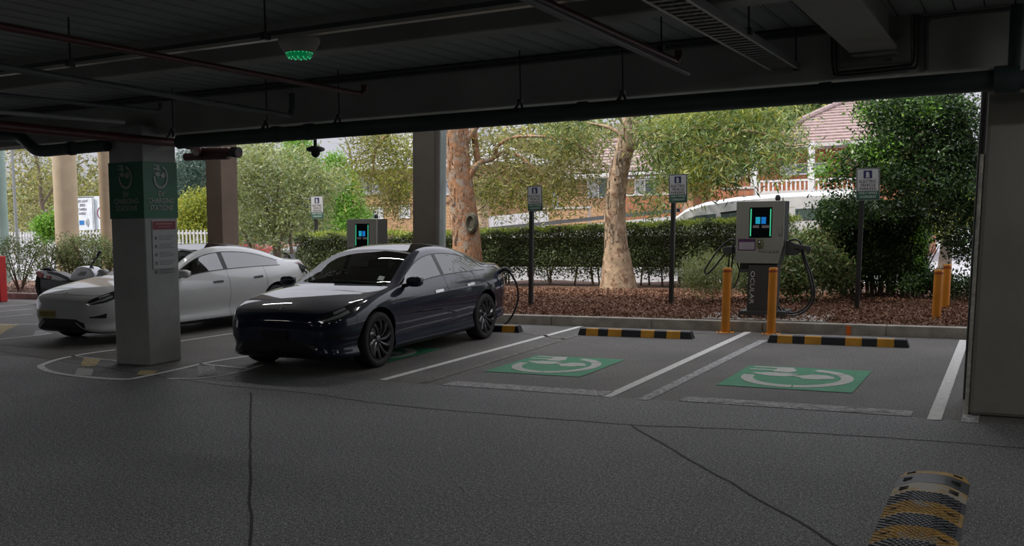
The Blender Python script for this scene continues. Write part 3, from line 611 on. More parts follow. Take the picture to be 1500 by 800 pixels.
def make_wheel(root, cx_, side, rimm, turbine, steer=0):
    T = Matrix.Translation((cx_, side*.80, .335)) @ Matrix.Rotation(steer, 4, 'Z') @ Matrix.Rotation(-side*math.pi/2, 4, 'X')
    w_ = obj('wheel', MB().lathe([(.225, .0), (.228, .095), (.236, .112), (.242, .112), (.246, .1), (.243, .0), (.236, -.09)], 40, T), rimm, root, smooth=40, world=False)
    obj('tyre', MB().lathe([(.238, -.1), (.26, -.112), (.30, -.118), (.328, -.1), (.335, -.07), (.3355, 0), (.335, .075), (.328, .1), (.305, .117), (.27, .115), (.243, .102)], 48, T), tyre, w_, smooth=50, world=False)
    obj('brake_disc', MB().lathe([(0, .01), (.17, .01), (.17, .0), (0, 0)], 32, T), discm, w_, smooth=40, world=False)
    mb = MB(); n = 10 if turbine else 5
    for k in range(n):
        a = 2*math.pi*k/n; V = []; sw = .32*side if turbine else 0
        for i in range(7):
            t = i/6; r = .035+(.235-.035)*t; aa = a+sw*t*t; wd = (.014+.022*t) if turbine else (.035-.006*t); zz = .075+.045*math.sin(min(1, t*1.2)*1.4)-.012*t
            for (dw, dz) in ((-wd, 0), (-wd*.35, .012), (wd*.5, .010), (wd, -.012 if turbine else 0)):
                V.append(T @ Vector((r*math.cos(aa)-dw*math.sin(aa), r*math.sin(aa)+dw*math.cos(aa), zz+dz)))
        F = []
        for i in range(6):
            for j in range(3): q = i*4+j; F.append((q, q+1, q+5, q+4))
        mb.add(V, F)
    obj('spokes', mb, rimm, w_, smooth=30, world=False)
    obj('hub_cap', MB().lathe([(.05, .06), (.05, .09), (.035, .1), (0, .102)], 20, T), rimm, w_, smooth=40, world=False)
    return w_
def make_car(name, label, loc, rotz, paintm, rimm, turbine, plate=None, drl=True):
    t = thing(name, label, 'car', loc, rotz, None)
    # stations: even in s, dense
    ss = []
    for i in range(NS-1):
        k = 5 if KT[i][0] > .5 or KT[i][0] < -3.55 else 9 if abs(KT[i][0]-KT[i+1][0]) > .2 else 6
        ss += [i+j/k for j in range(k)]
    for xb in (-.44, -1.30, -1.36, -2.05, -2.10, -3.34, -1.70, -1.80, -.60, -3.08): ss.append(s_of_x(xb))
    ss = sorted(set([round(q, 4) for q in ss]+[NS-1])); xs_ = [section(q)[0] for q in ss]
    vv = [0, .5, 1, 1.5, 1.8]+[2+j*.25 for j in range(21)]+[7.25, 7.5, 7.75, 8, 8.33, 8.66, 9, 9.25, 9.5, 9.75, 10, 10.33, 10.66, 11]
    rows = []; V = []
    nv = len(vv); full = vv+vv[-2:0:-1]; nf = len(full)
    for q in ss:
        half = [SV(0, v, 0, s=q) for v in vv]; ring = half+[Vector((p.x, -p.y, p.z)) for p in half[-2:0:-1]]; V += ring
    F = []; MI = []
    def region(xm, v):
        if 7 < v < 8 and -3.02 < xm < -.64: return 2 if not (-1.80 < xm < -1.70) else 5
        if v > 9 and -1.30 < xm < -.44: return 1
        if v > 9.0 and -1.36 < xm < -1.30: return 5
        if v > 9 and -2.05 < xm < -1.36: return 3
        if v > 9 and -2.10 < xm < -2.05: return 5
        if v > 9 and -3.34 < xm < -2.10: return 4
        if v < 2.2: return 5
        return 0
    for i in range(len(ss)-1):
        xm = (xs_[i]+xs_[i+1])/2
        for j in range(nf):
            j2 = (j+1) % nf; va, vb = full[j], full[j2]; vm = (va+vb)/2
            F.append((i*nf+j, i*nf+j2, (i+1)*nf+j2, (i+1)*nf+j)); MI.append(region(xm, vm))
    k0 = len(ss)-1
    F.append(tuple(range(nf))[::-1]); MI.append(0); F.append(tuple(range(k0*nf, (k0+1)*nf))); MI.append(0)
    me = bpy.data.meshes.new('body'); me.from_pydata([tuple(v) for v in V], [], F)
    mats = [paintm, cglass, sglass, rglass, rglass, carblack]
    for m_ in mats: me.materials.append(m_)
    me.polygons.foreach_set('material_index', MI); me.polygons.foreach_set('use_smooth', [True]*len(F)); me.update()
    import bmesh
    bm = bmesh.new(); bm.from_mesh(me); bmesh.ops.remove_doubles(bm, verts=bm.verts, dist=.0004); bmesh.ops.recalc_face_normals(bm, faces=bm.faces); bm.to_mesh(me); bm.free()
    # wheel wells
    cut = MB()
    for cx_ in (0, -2.875):
        for sd in (1, -1):
            T = Matrix.Translation((cx_, sd*.60, .345)) @ Matrix.Rotation(-sd*math.pi/2, 4, 'X'); cut.lathe([(.385, 0), (.385, .6)], 48, T, close=True)
    co = bpy.data.objects.new('cutter', cut.data('cutter', [carblack])); COL.objects.link(co)
    bo = bpy.data.objects.new('tmp', me); COL.objects.link(bo)
    bpy.context.view_layer.update()
    md = bo.modifiers.new('b', 'BOOLEAN'); md.operation = 'DIFFERENCE'; md.object = co; md.solver = 'EXACT'; md.material_mode = 'TRANSFER'
    dg = bpy.context.evaluated_depsgraph_get(); me2 = bpy.data.meshes.new_from_object(bo.evaluated_get(dg))
    bpy.data.objects.remove(co); bpy.data.objects.remove(bo)
    # split glass from body
    names = {0: 'body', 1: 'windscreen', 2: 'side_window', 3: 'roof_glass', 4: 'rear_window', 5: 'black_trim'}
    verts = np.array([v.co[:] for v in me2.vertices]); mlist = [m_.name if m_ else '' for m_ in me2.materials]
    groups = {}
    for p in me2.polygons:
        c = p.center; mi = p.material_index; mn = mlist[mi] if mi < len(mlist) else 'car_black'
        if mn == 'car_roof_glass': key = 'roof_glass' if c.x > -2.07 else 'rear_window'
        elif mn == 'car_glass': key = 'windscreen'
        elif mn == 'car_side_glass': key = ('side_window', c.y > 0, c.x > -1.75)
        elif mn == 'car_black': key = 'underbody' if c.z < .75 else 'black_trim'
        else: key = 'body'
        groups.setdefault(key, []).append(tuple(p.vertices))
    for key, fs in groups.items():
        nm = key if isinstance(key, str) else key[0]
        mt = {'roof_glass': rglass, 'rear_window': rglass, 'windscreen': cglass, 'side_window': sglass, 'underbody': carblack, 'black_trim': carblack, 'body': paintm}[nm]
        used = sorted(set(i for f in fs for i in f)); mp = {u: i for i, u in enumerate(used)}
        mb = MB(); mb.add([verts[u] for u in used], [tuple(mp[i] for i in f) for f in fs]); obj(nm, mb, mt, t, smooth=38, world=False)
    def child(nm, mb, mt, smooth=True, parent=t, lab=None):
        o = obj(nm, mb, mt, parent, smooth=smooth, world=False)
        if lab: o['label'] = lab
        return o
    # window surrounds, cut lines
    for sd in (1, -1):
        for path, wd in (([(x, 7.0) for x in np.linspace(-.62, -3.06, 50)], .016), ([(x, 8.0) for x in np.linspace(-.62, -3.06, 50)], .014)):
            V, F = ribbon(path, wd, .002); child('window_trim', MB().add([Vector((v.x, v.y*sd, v.z)) for v in V], F), carblack, False)
    seams = [[(x, 7.9) for x in np.linspace(.60, -.40, 22)], [(-.40-.10*(7-v)/4.2, v) for v in np.linspace(7, 2.6, 22)], [(-1.75, v) for v in np.linspace(7, 2.6, 22)],
             [(-2.62+.35*max(0, (5.2-v)/2.6), v) for v in np.linspace(7, 2.8, 22)], [(x, 2.75) for x in np.linspace(-.48, -2.3, 30)], [(.42, v) for v in np.linspace(6.6, 5.6, 5)],
             [(-3.05-.3*(v-7)/2, v) for v in np.linspace(7.9, 9.0, 8)], [(.60+.11*math.sin((v-7.9)/3.1*math.pi/2), v) for v in np.linspace(7.9, 11, 16)]]
    for sd in (1, -1):
        for path in seams:
            V, F = ribbon(path, .006, .0014); child('panel_gap', MB().add([Vector((v.x, v.y*sd, v.z)) for v in V], F), carblack, False)
    # head lamps, intakes
    hl = lin((.78, 6.85), (.74, 6.35), (.60, 6.25), (.40, 6.5), (.18, 7.2)); hh = lin((.78, 6.95), (.73, 7.7), (.60, 8.3), (.42, 8.3), (.18, 7.35))
    V, F = car_patch(.78, .18, hl, hh, 26, 8, .004)
    for sd in (1, -1):
        h_ = child('headlight', MB().add([Vector((v.x, v.y*sd, v.z)) for v in V], F if sd > 0 else [f[::-1] for f in F]), lampd)
        V2, F2 = car_patch(.775, .50, lambda x: hl(x)+.12*(hh(x)-hl(x)), lambda x: hl(x)+.30*(hh(x)-hl(x)), 12, 2, .006)
        child('light_strip', MB().add([Vector((v.x, v.y*sd, v.z)) for v in V2], F2), lens, parent=h_)
        V2, F2 = car_patch(.66, .52, lambda x: hl(x)+.42*(hh(x)-hl(x)), lambda x: hl(x)+.8*(hh(x)-hl(x)), 8, 3, .006)
        child('projector', MB().add([Vector((v.x, v.y*sd, v.z)) for v in V2], F2), lens, parent=h_)
        fl = lin((.76, 4.9), (.55, 4.7)); fh = lin((.76, 5.05), (.55, 5.3)); V2, F2 = car_patch(.77, .60, fl, fh, 8, 2, .003)
        child('bumper_vent', MB().add([Vector((v.x, v.y*sd, v.z)) for v in V2], F2), carblack)
    V, F = car_patch(.795, .822, lambda x: 2.6, lambda x: 4.0, 5, 4, .004)
    mb = mirrored(V, F); V2 = []
    n = 5*5
    a0 = [SV(.822, 2.6+1.4*j/4, .004) for j in range(5)]; W = a0+[Vector((p.x, -p.y, p.z)) for p in a0]
    mb.add(W, [(j, j+1, j+6, j+5) for j in range(4)]); child('lower_intake', mb, carblack)
    p = SV(.69, 11, .003); M_ = frame(p, (0, -1, 0), (-.9, 0, .42))
    child('emblem', MB().prism([(-.032, .022), (-.022, .034), (.022, .034), (.032, .022), (.008, .024), (.004, -.034), (-.004, -.034), (-.008, .024)], -.001, .003, M=M_), chrome, False)
    # plate
    if plate:
        px_ = .832; pb = child('number_plate', MB().box(px_, px_+.008, plate['y']-.186, plate['y']+.186, .40, .51), plate['m'], False)
        if plate.get('bars'):
            mb = MB()
            for k, ww in enumerate((.03, .03, .022, .03, .03, .03)): y_ = plate['y']+.14-.054*k; mb.box(px_+.008, px_+.010, y_-ww/2, y_-ww/2+.008, .42, .49).box(px_+.008, px_+.010, y_+ww/2-.008, y_+ww/2, .42, .49)
            child('plate_characters', mb, mat('plate_dark', (.06, .06, .03), .6), False, parent=pb)
    # mirrors, handles
    for sd in (1, -1):
        c = Vector((-.72, sd*.985, .985)); mbm = MB(); n1, n2 = 14, 10; V = []; F = []
        for i in range(n2+1):
            ph = math.pi*i/n2
            for j in range(n1):
                th = 2*math.pi*j/n1; e = lambda a_: math.copysign(abs(a_)**.75, a_)
                V.append((c.x+.062*e(math.cos(ph)), c.y+.115*e(math.sin(ph)*math.cos(th)), c.z+.068*e(math.sin(ph)*math.sin(th))))
        for i in range(n2):
            for j in range(n1): F.append((i*n1+j, i*n1+(j+1) % n1, (i+1)*n1+(j+1) % n1, (i+1)*n1+j))
        mi = child('wing_mirror', MB().add(V, F), paintm)
        child('mirror_glass', MB().box(-.786, -.781, min(sd*.90, sd*1.07), max(sd*.90, sd*1.07), .945, 1.03), chrome, False, parent=mi)
        child('mirror_arm', MB().tube([(-.70, sd*.82, .93), (-.71, sd*.90, .945), (-.72, sd*.95, .955)], [.03, .022, .02], 8), carblack, parent=mi)
        for x_ in (-1.50, -2.42):
            path = [(x_+.11, 6.05), (x_-.11, 6.12)]; V, F = car_patch(x_+.11, x_-.11, lambda x: 6.05, lambda x: 6.22, 8, 2, .006)
            child('door_handle', MB().add([Vector((v.x, v.y*sd, v.z)) for v in V], F), chrome if paintm.name != 'paint_white' else carblack)
    # sill skirt and tail lights
    V, F = car_patch(-.42, -2.45, lambda x: 2.3, lambda x: 2.7, 30, 2, .002); [child('sill_trim', MB().add([Vector((v.x, v.y*sd, v.z)) for v in V], F), carblack) for sd in (1, -1)]
    for sd in (1, -1):
        V, F = car_patch(-3.48, -3.82, lin((-3.48, 6.95), (-3.6, 6.6), (-3.82, 6.3)), lin((-3.48, 7.0), (-3.6, 7.2), (-3.82, 7.2)), 12, 3, .004)
        child('tail_light', MB().add([Vector((v.x, v.y*sd, v.z)) for v in V], F), mat('tail_red', (.12, .005, .005), .15, coat=1))
    for cx_, st in ((0, 0), (-2.875, 0)):
        for sd in (1, -1): make_wheel(t, cx_, sd, rimm, turbine, st)
    # interior
    inn = mat('car_interior', (.02, .02, .021), .8)
    child('cabin_floor', MB().box(-3.0, -.55, -.72, .72, .30, .36).box(-.60, -.40, -.75, .75, .35, .80).box(-3.3, -2.75, -.70, .70, .36, .86), inn, False)
    child('dashboard', MB().prism([(-.45, .80), (-.45, .93), (-.62, .955), (-.95, .93), (-1.0, .84), (-.9, .72)], -.70, .70, M=frame((0, 0, 0), (1, 0, 0), (0, 0, 1))), inn, False)
    child('centre_screen', MB().box(-1.03, -1.015, -.19, .19, .86, 1.06), carblack, False)
    c = Vector((-1.15, -.37, .93)); sw = MB(); pts = [c+Vector((.09*math.sin(a)*1.0*.5, .18*math.cos(a), .18*math.sin(a))) for a in np.linspace(0, 2*math.pi, 25)]
    sw.tube(pts, .014, 8, caps=False).box(c.x-.02, c.x+.03, c.y-.17, c.y+.17, c.z-.025, c.z+.02); child('steering_wheel', sw, mat('wheel_grey', (.10, .1, .1), .4))
    for (x_, y_) in ((-1.75, .37), (-1.75, -.37), (-2.65, .4), (-2.65, -.4)):
        s_ = child('seat', MB().box(x_-.02, x_+.48, y_-.25, y_+.25, .42, .58), seatm, False); 
        T = Matrix.Translation((x_, y_, .55)) @ Matrix.Rotation(-.32, 4, 'Y')
        child('seat_back', MB().box(-.14, .0, -.25, .25, 0, .56, M=T), seatm, False, parent=s_); child('headrest', MB().box(-.10, .0, -.13, .13, .57, .70, M=T), seatm, False, parent=s_)
    return t
navy = mat('paint_navy', (.004, .007, .028), .5, .0, .15, coat=1, var=(2, .02)); white = mat('paint_white', (.50, .51, .52), .4, coat=.8, var=(2, .02))
rimd = mat('rim_dark', (.09, .09, .095), .28, .85, var=(2, .02)); rims = mat('rim_silver', (.3, .3, .3), .35, .8, var=(2, .02))
BC = thing  # noqa
blue = make_car('car', 'dark navy blue electric sedan parked nose out, charging in the second bay', (-7.735, 9.70, 0), math.radians(-90+2.4), navy, rimd, True, plate=dict(y=.0, m=mat('plate_black', (.002, .002, .002), .7)))
wcar = make_car('car', 'white electric sedan behind the green wrapped pillar, with a yellow number plate', (-12.83, 10.86, 0), math.radians(-90-3), white, rims, False, plate=dict(y=-.28, m=mat('plate_yellow', (.42, .36, .08), .6), bars=True))
# windscreen stickers on the blue car, wipers
stk = obj('windscreen_sticker', MB().add([SV(-.70, v, .004) if False else SV(x, v, .004) for x, v in ((-.60, 9.32), (-.60, 9.55), (-.70, 9.58), (-.70, 9.36))], [(0, 1, 2, 3)]), mat('sticker', (.45, .5, .48), .6), blue, world=False)
for car_ in (blue, wcar):
    for (ya_, yb2) in ((10.9, 9.7),):
        obj('wiper', MB().tube([SV(-.50, v, .012) for v in np.linspace(9.2, 10.9, 8)], .008, 6), carblack, car_, world=False)
# ================================================================ SIGNS, CHARGERS, BOLLARDS
grnw = mat('sign_green', (.02, .13, .075), .5, var=(2, .06)); wsym = mat('sign_white_print', (.28, .33, .30), .5, var=(8, .1)); wpan = mat('sign_white', (.5, .5, .51), .5, var=(2, .03)); navyp = mat('sign_navy', (.015, .02, .10), .5); blkp = mat('sign_black', (.02, .02, .02), .5)
UPV = Vector((LX, LY, 1))
zt = PY(195, 237, 8.74).z; zb = PY(205, 320, 8.79).z
t = thing('charging_sign', 'dark green EV charging stations wrap around the top of the pillar', 'sign', (-9.99, 9.1, zb))
obj('wrap', MB().box(-10.295, -9.695, 8.825, 9.375, zb, zt).lean(), grnw, t)
for side in (0, 1):
    def P_(u, z): return (Vector((-9.9925+u, 8.82+z*LY, 0))+Vector((z*LX, 0, z))) if side == 0 else Vector((-9.69+z*LX, 9.10+u+z*LY, z))
    xa = (1, 0, 0) if side == 0 else (0, 1, 0); H_ = zt-zb
    M_ = frame(P_(0, zt-H_*.27), xa, UPV)
    for n_, poly in EMB: obj('symbol_'+n_, MB().prism([(p[0]*.27, p[1]*.34) for p in poly], 0, .003, M=M_), wsym, t)
    for s_, f_ in (('EV', .57), ('CHARGING', .695), ('STATIONS', .82)): text('lettering', s_, .092, frame(P_(0, zt-H_*f_), xa, UPV), wsym, t, sx=.88 if s_ != 'EV' else 1, bold=.002)
def onx(px, py): return PX(px, py, -9.62)
z1 = onx(233, 323).z; z2 = onx(235, 394).z
t = thing('notice_poster', 'white notice with a dark red header on the pillar, below the green wrap', 'notice', (-9.62, 9.1, z2))
def bx(y0, y1, z0, z1, m_, name, off=.004, th=.004):
    M_ = MB().box(-9.70+off, -9.70+off+th, y0, y1, z0, z1).lean(); return obj(name, M_, m_, t)
bx(8.94, 9.33, z2, z1, mat('poster_paper', (.40, .41, .41), .5, var=(6, .05)), 'sheet'); bx(8.95, 9.32, z1-.115, z1-.01, mat('poster_red', (.22, .02, .035), .5), 'header', .008, .002)
tl = mat('poster_text', (.16, .16, .17), .6); hlp = mat('poster_header_text', (.4, .2, .2), .6)
bx(9.0, 9.27, z1-.05, z1-.035, hlp, 'header_line', .010, .001); bx(9.03, 9.24, z1-.085, z1-.075, hlp, 'header_line', .010, .001)
for k in range(5):
    zz = z1-.22-k*.105; bx(8.975, 9.01, zz-.02, zz+.02, tl, 'icon', .008, .0015)
    for q in range(3): bx(9.04, 9.30-.03*((k+q) % 3), zz+.02-.022*q, zz+.027-.022*q, tl, 'text_line', .008, .0012)
for y0_, z0_ in ((9.03, .62), (9.12, .55), (9.05, .30), (9.09, .30)): pass
# EV parking signs
def ev_sign(px0, px1, pyt, pyb, y, base, lab, tilt=0):
    a = PY(px0, pyb, y); b_ = PY(px1, pyb, y); c = PY((px0+px1)/2, pyt, y); wd = b_.x-a.x; cx_ = (a.x+b_.x)/2; z0 = a.z; z1 = c.z; hh = z1-z0
    bp = Vector((cx_-(z0-.1)*LX, y-(z0-.1)*LY*0, base)); t = thing('parking_sign', lab, 'sign', tuple(bp), group='electric vehicle parking signs along the garden bed')
    obj('post', MB().box(bp.x-.035, bp.x+.035, y+.02, y+.09, base-.2, z0+.15).lean(z0), blkp, t).location.x += LX*0
    t_m = frame((cx_, y, (z0+z1)/2), (1, 0, 0), (LX, 0, 1)); bw = .012
    def pl_(x0, x1, y0, y1, z_, m_, nm, th=.003): return obj(nm, MB().box(x0, x1, y0, y1, z_, z_+th, M=t_m), m_, t)
    W, Hh = wd/2, hh/2
    pl_(-W, W, -Hh, Hh, -.004, mat('sign_edge', (.20, .25, .22), .5), 'border', .004); pl_(-W+bw, W-bw, -Hh+bw, Hh-bw, .0, blkp, 'inner_border', .002)
    pl_(-W+bw*1.7, W-bw*1.7, -Hh+hh*.29, Hh-bw*1.7, .002, wpan, 'white_panel'); pl_(-W+bw*1.7, W-bw*1.7, -Hh+bw*1.7, -Hh+hh*.28, .002, mat('sign_green2', (.02, .11, .065), .5), 'green_panel')
    s_ = wd*.36; yc = Hh-hh*.20; pl_(-s_/2, s_/2, yc-s_*.48, yc+s_*.48, .005, navyp, 'blue_symbol'); pl_(-s_*.2, s_*.12, yc-s_*.36, yc+s_*.30, .008, wpan, 'charger_pictogram'); pl_(-s_*.28, s_*.22, yc-s_*.40, yc-s_*.32, .008, wpan, 'charger_pictogram'); pl_(s_*.16, s_*.2, yc-s_*.3, yc+s_*.1, .008, wpan, 'charger_pictogram')
    for s2, f_ in (('ELECTRIC', .42), ('VEHICLE', .535), ('PARKING', .65)):
        o = text('lettering', s2, hh*.125, t_m @ Matrix.Translation((0, Hh-hh*f_, .0055)), blkp, t, sx=.95, bold=hh*.002)
    for s2, f_ in (('ONLY WHILE', .775), ('CHARGING', .89)): text('lettering', s2, hh*.10, t_m @ Matrix.Translation((0, Hh-hh*f_, .0055)), wpan, t, sx=.92, bold=hh*.001)
    return t
ev_sign(773, 795, 272, 309.5, 15.95, .12, 'electric vehicle parking sign on a black post just right of the blue car')
ev_sign(980, 1007, 255, 297.5, 16.6, .12, 'electric vehicle parking sign on a black post left of the nearer charger')
ev_sign(1254, 1289, 246, 294, 16.6, .12, 'rightmost and largest electric vehicle parking sign, right of the nearer charger')
w16 = PY(474, 300, 16).x-PY(456, 300, 16).x; ev_sign(456, 474.5, 287, 321, 16*.41/w16, .12, 'small far electric vehicle parking sign in front of the pale green tree')
# bollards
bol = mat('bollard_orange', (.55, .20, .012), .45, var=(4, .1)); bolr = mat('bollard_red', (.30, .05, .02), .5)
def bollard(base, pyt, px, r, lab, flange, grp):
    b_ = Vector(base); h_ = PY(px, pyt, b_.y).z-b_.z; t = thing('bollard', lab, 'bollard', tuple(b_), group=grp)
    M_ = MB().lathe([(0, 0), (r, 0), (r, h_-.07), (r, h_-.06)], 24, Matrix.Translation(b_)).lean(b_.z); obj('post', M_, bol, t, smooth=40)
    obj('red_band', MB().lathe([(r+.001, h_-.065), (r+.002, h_-.035)], 24, Matrix.Translation(b_)).lean(b_.z), bolr, t, smooth=40)
    obj('cap', MB().lathe([(r+.001, h_-.035), (r*1.03, h_-.012), (r*.9, h_), (0, h_)], 24, Matrix.Translation(b_)).lean(b_.z), bol, t, smooth=40)
    if flange:
        obj('base_plate', MB().lathe([(0, .012), (.13, .012), (.135, .008), (.135, 0), (0, 0)], 28, Matrix.Translation(b_)), bol, t, smooth=40)
        for k in range(4): a = .8+k*math.pi/2; obj('bolt', MB().tube([b_+Vector((.11*math.cos(a), .11*math.sin(a), .01)), b_+Vector((.11*math.cos(a), .11*math.sin(a), .03))], .01, 6), darkm, t)
p = G(1067.5, 485); bollard((p.x, 14.36, 0), 392, 1071, .062, 'orange bollard at the kerb, left one in front of the nearer charger', True, 'orange bollards')
p = G(1133, 487.5); bollard((p.x, 14.36, 0), 392, 1138, .062, 'orange bollard at the kerb, right one in front of the nearer charger', True, 'orange bollards')
p = G(1371, 470, .12); bollard((p.x, p.y, .12), 395, 1374, .062, 'orange bollard in the mulch, nearer one of the right hand pair', False, 'orange bollards')
p = G(1384, 456, .12); bollard((p.x, p.y, .12), 387, 1386, .062, 'orange bollard in the mulch, farther one of the right hand pair', False, 'orange bollards')
t = obj('kerb_marker', MB().box(G(1247, 488).x-.03, G(1247, 488).x+.03, 14.53, 14.549, 0.0, .13), mat('orange_mark', (.7, .13, .01), .6)); tag(t, 'small orange marker on the kerb behind the right wheel stop', 'marker')
# chargers
cbody = mat('charger_grey', (.21, .21, .185), .5, var=(2, .05)); cside = mat('charger_dark', (.035, .038, .036), .55); cped = mat('pedestal_dark', (.035, .035, .033), .55)
scr = mat('screen_black', (.004, .006, .008), .08); gbar = mat('green_bar', (.05, .8, .4), .4, emit=(.10, .75, .38), estr=.5); blu1 = mat('screen_cyan', (.0, .2, .3), .4, emit=(.02, .33, .50), estr=.7); blu2 = mat('screen_blue', (.0, .1, .3), .4, emit=(.01, .17, .55), estr=.7)
cabm = mat('cable_black', (.012, .013, .014), .4)
YF = 15.05
def q(px, py, y=YF): return PY(px, py, y)
cb = q(1112, 465); t = thing('ev_charger', 'grey electric vehicle charger with screen on a dark pedestal, behind the two kerb bollards', 'charger', (cb.x, 15.2, .165)); near = t
def slab(pp, y0, dep, m_, name, bev=0, parent=None):
    vs = [q(*p_, y0) for p_ in pp]; n = len(vs); V = vs+[v+Vector((0, dep, 0)) for v in vs]
    F = [tuple(range(n)), tuple(range(n, 2*n))[::-1]]+[(i, n+i, n+(i+1) % n, (i+1) % n) for i in range(n)]
    F = [f[::-1] for f in F]; o = obj(name, MB().add(V, F), m_, t if parent is None else parent, bevel=bev); return o
slab([(1079, 295.5), (1149.5, 294), (1147, 360), (1139.5, 386.5), (1077, 385.5)], YF, .04, cbody, 'front_panel', .006)
slab([(1080, 296), (1149.2, 294.5), (1146.6, 360), (1139, 386), (1078, 385)], YF+.04, .36, cside, 'cabinet')
slab([(1098.5, 304), (1131.5, 303.5), (1130, 348), (1097, 348.5)], YF-.004, .003, scr, 'screen')
slab([(1099.7, 306), (1101.2, 306), (1099.9, 346), (1098.4, 346)], YF-.006, .002, gbar, 'green_light_bar'); slab([(1128.4, 306), (1129.9, 306), (1128.6, 346), (1127.2, 346)], YF-.006, .002, gbar, 'green_light_bar')
slab([(1107, 318), (1113.8, 318), (1113.5, 328), (1106.7, 328)], YF-.006, .002, blu1, 'screen_tile'); slab([(1115.5, 318), (1122.2, 318), (1121.8, 328), (1115.2, 328)], YF-.006, .002, blu2, 'screen_tile')
lg = mat('screen_label', (.25, .2, .22), .5); slab([(1103, 330), (1112, 330), (1111.8, 334), (1102.7, 334)], YF-.006, .002, lg, 'label'); slab([(1116, 330), (1127, 330), (1126.8, 334), (1115.6, 334)], YF-.006, .002, lg, 'label')
slab([(1081.5, 350), (1106.5, 350), (1106, 367), (1081, 366.5)], YF-.004, .003, mat('purple', (.06, .02, .07), .5), 'instruction_label'); slab([(1082.8, 354.5), (1105.4, 354.7), (1105, 365.8), (1082.3, 365.5)], YF-.006, .002, mat('label_grey', (.28, .25, .29), .5), 'instruction_text')
slab([(1108.5, 350.5), (1116.5, 350.5), (1116.2, 360.5), (1108.2, 360.5)], YF-.035, .034, mat('reader_green', (.16, .17, .06), .5), 'card_reader', .003); slab([(1110.2, 352), (1114.8, 352), (1114.5, 358.5), (1110, 358.5)], YF-.038, .003, blkp, 'reader_face'); slab([(1111.5, 353), (1113.5, 353), (1113.4, 356), (1111.4, 356)], YF-.04, .002, wpan, 'reader_symbol')
slab([(1142, 329), (1145, 329), (1144, 344), (1141, 344)], YF-.02, .02, cbody, 'door_handle', .003)
T_ = frame(q(1126, 369), (1, 0, -.02), (0, 0, 1)) @ Matrix.Translation((0, 0, .002)); text('maker_lettering', 'OCULAR', .05, T_, mat('logo_dark', (.07, .07, .06), .5), t, sx=1.6)
a = q(1139.5, 292, YF+.2); obj('antenna_dome', MB().lathe([(0, .07), (.025, .065), (.04, .04), (.042, .0), (.03, -.02)], 14, Matrix.Translation(a)), cside, t, smooth=True)
obj('antenna_stub', MB().tube([q(1147, 294, YF+.2), q(1147, 289.5, YF+.2)], .008, 6), cside, t)
slab([(1084, 386), (1138.5, 387), (1137.5, 400), (1083, 399)], YF+.06, .3, cside, 'neck'); slab([(1096.5, 388), (1138, 388), (1135, 457), (1093.5, 455)], YF+.02, .26, cped, 'pedestal')
T_ = frame(q(1101.5, 421, YF+.02)+Vector((0, -.003, 0)), (-LX, 0, -1), (1, 0, -LX)); text('maker_lettering', 'OCULAR', .095, T_, mat('logo_white', (.5, .5, .5), .5), t, sx=1.35)
slab([(1082, 455.5), (1150, 457), (1149.5, 467), (1081, 465)], YF-.08, .5, cped, 'base_plinth')
slab([(1151, 352), (1170, 358), (1172, 369), (1166, 374), (1150, 374)], YF+.1, .12, cside, 'plug_holster', .01); slab([(1163, 357), (1187, 361), (1188, 366), (1183, 372), (1178, 366), (1163, 364)], YF+.08, .06, cside, 'charging_plug', .008)
slab([(1058, 364), (1064, 361), (1079, 361), (1079, 371), (1060, 372)], YF+.1, .12, cside, 'plug_holster', .01)
def cable(name, pp, y, r, parent, m_=cabm):
    pts = cr([PY(a_[0], a_[1], a_[2] if len(a_) > 2 else y) for a_ in pp], 8); return obj(name, MB().tube(pts, r, 8), m_, parent, smooth=True)
cable('charging_cable', [(1077, 352), (1070, 351), (1056, 362), (1040, 383), (1032.5, 397), (1036, 401), (1046, 392), (1060, 374), (1066, 366)], YF+.12, .014, t)
cable('charging_cable', [(1079, 352), (1074, 362), (1073, 380), (1071, 396), (1071, 406)], YF+.1, .014, t); cable('charging_cable', [(1081, 368), (1080, 385), (1083, 398), (1079, 413), (1074, 421), (1068, 424)], YF+.12, .011, t); cable('charging_cable', [(1075, 355), (1069, 372), (1067, 392)], YF+.13, .013, t)
cable('charging_cable', [(1152, 356), (1162, 351), (1170, 353), (1174, 360), (1180, 380), (1189, 405), (1193, 430), (1187, 448), (1172, 460), (1158, 462.5), (1147, 458), (1140, 448)], YF+.12, .016, t)
cable('charging_cable', [(1172, 362), (1178, 382), (1186, 408), (1189.5, 430), (1183, 447), (1170, 456.5), (1157, 458.5), (1146, 452)], YF+.16, .015, t)
far = near.copy(); COL.objects.link(far); far.location = near.location+Vector((q(508, 330, 16.2).x-q(1079, 330, YF).x, 1.15, q(530, 321, 16.2).z-q(1110, 295, YF).z)); far['label'] = 'far grey charger seen over the roof of the blue car'
dzc = far.location.z-near.location.z
for ch in list(near.children):
    if ch.name.startswith(('charging_cable', 'charging_plug', 'plug_holster')): continue
    c = ch.copy(); COL.objects.link(c); c.parent = far
mb = MB().box(far.location.x-.45, far.location.x+.55, far.location.y-.4, far.location.y+.5, .05, far.location.z+.005)
struct(obj('charger_pad', mb, MATS['pad']))
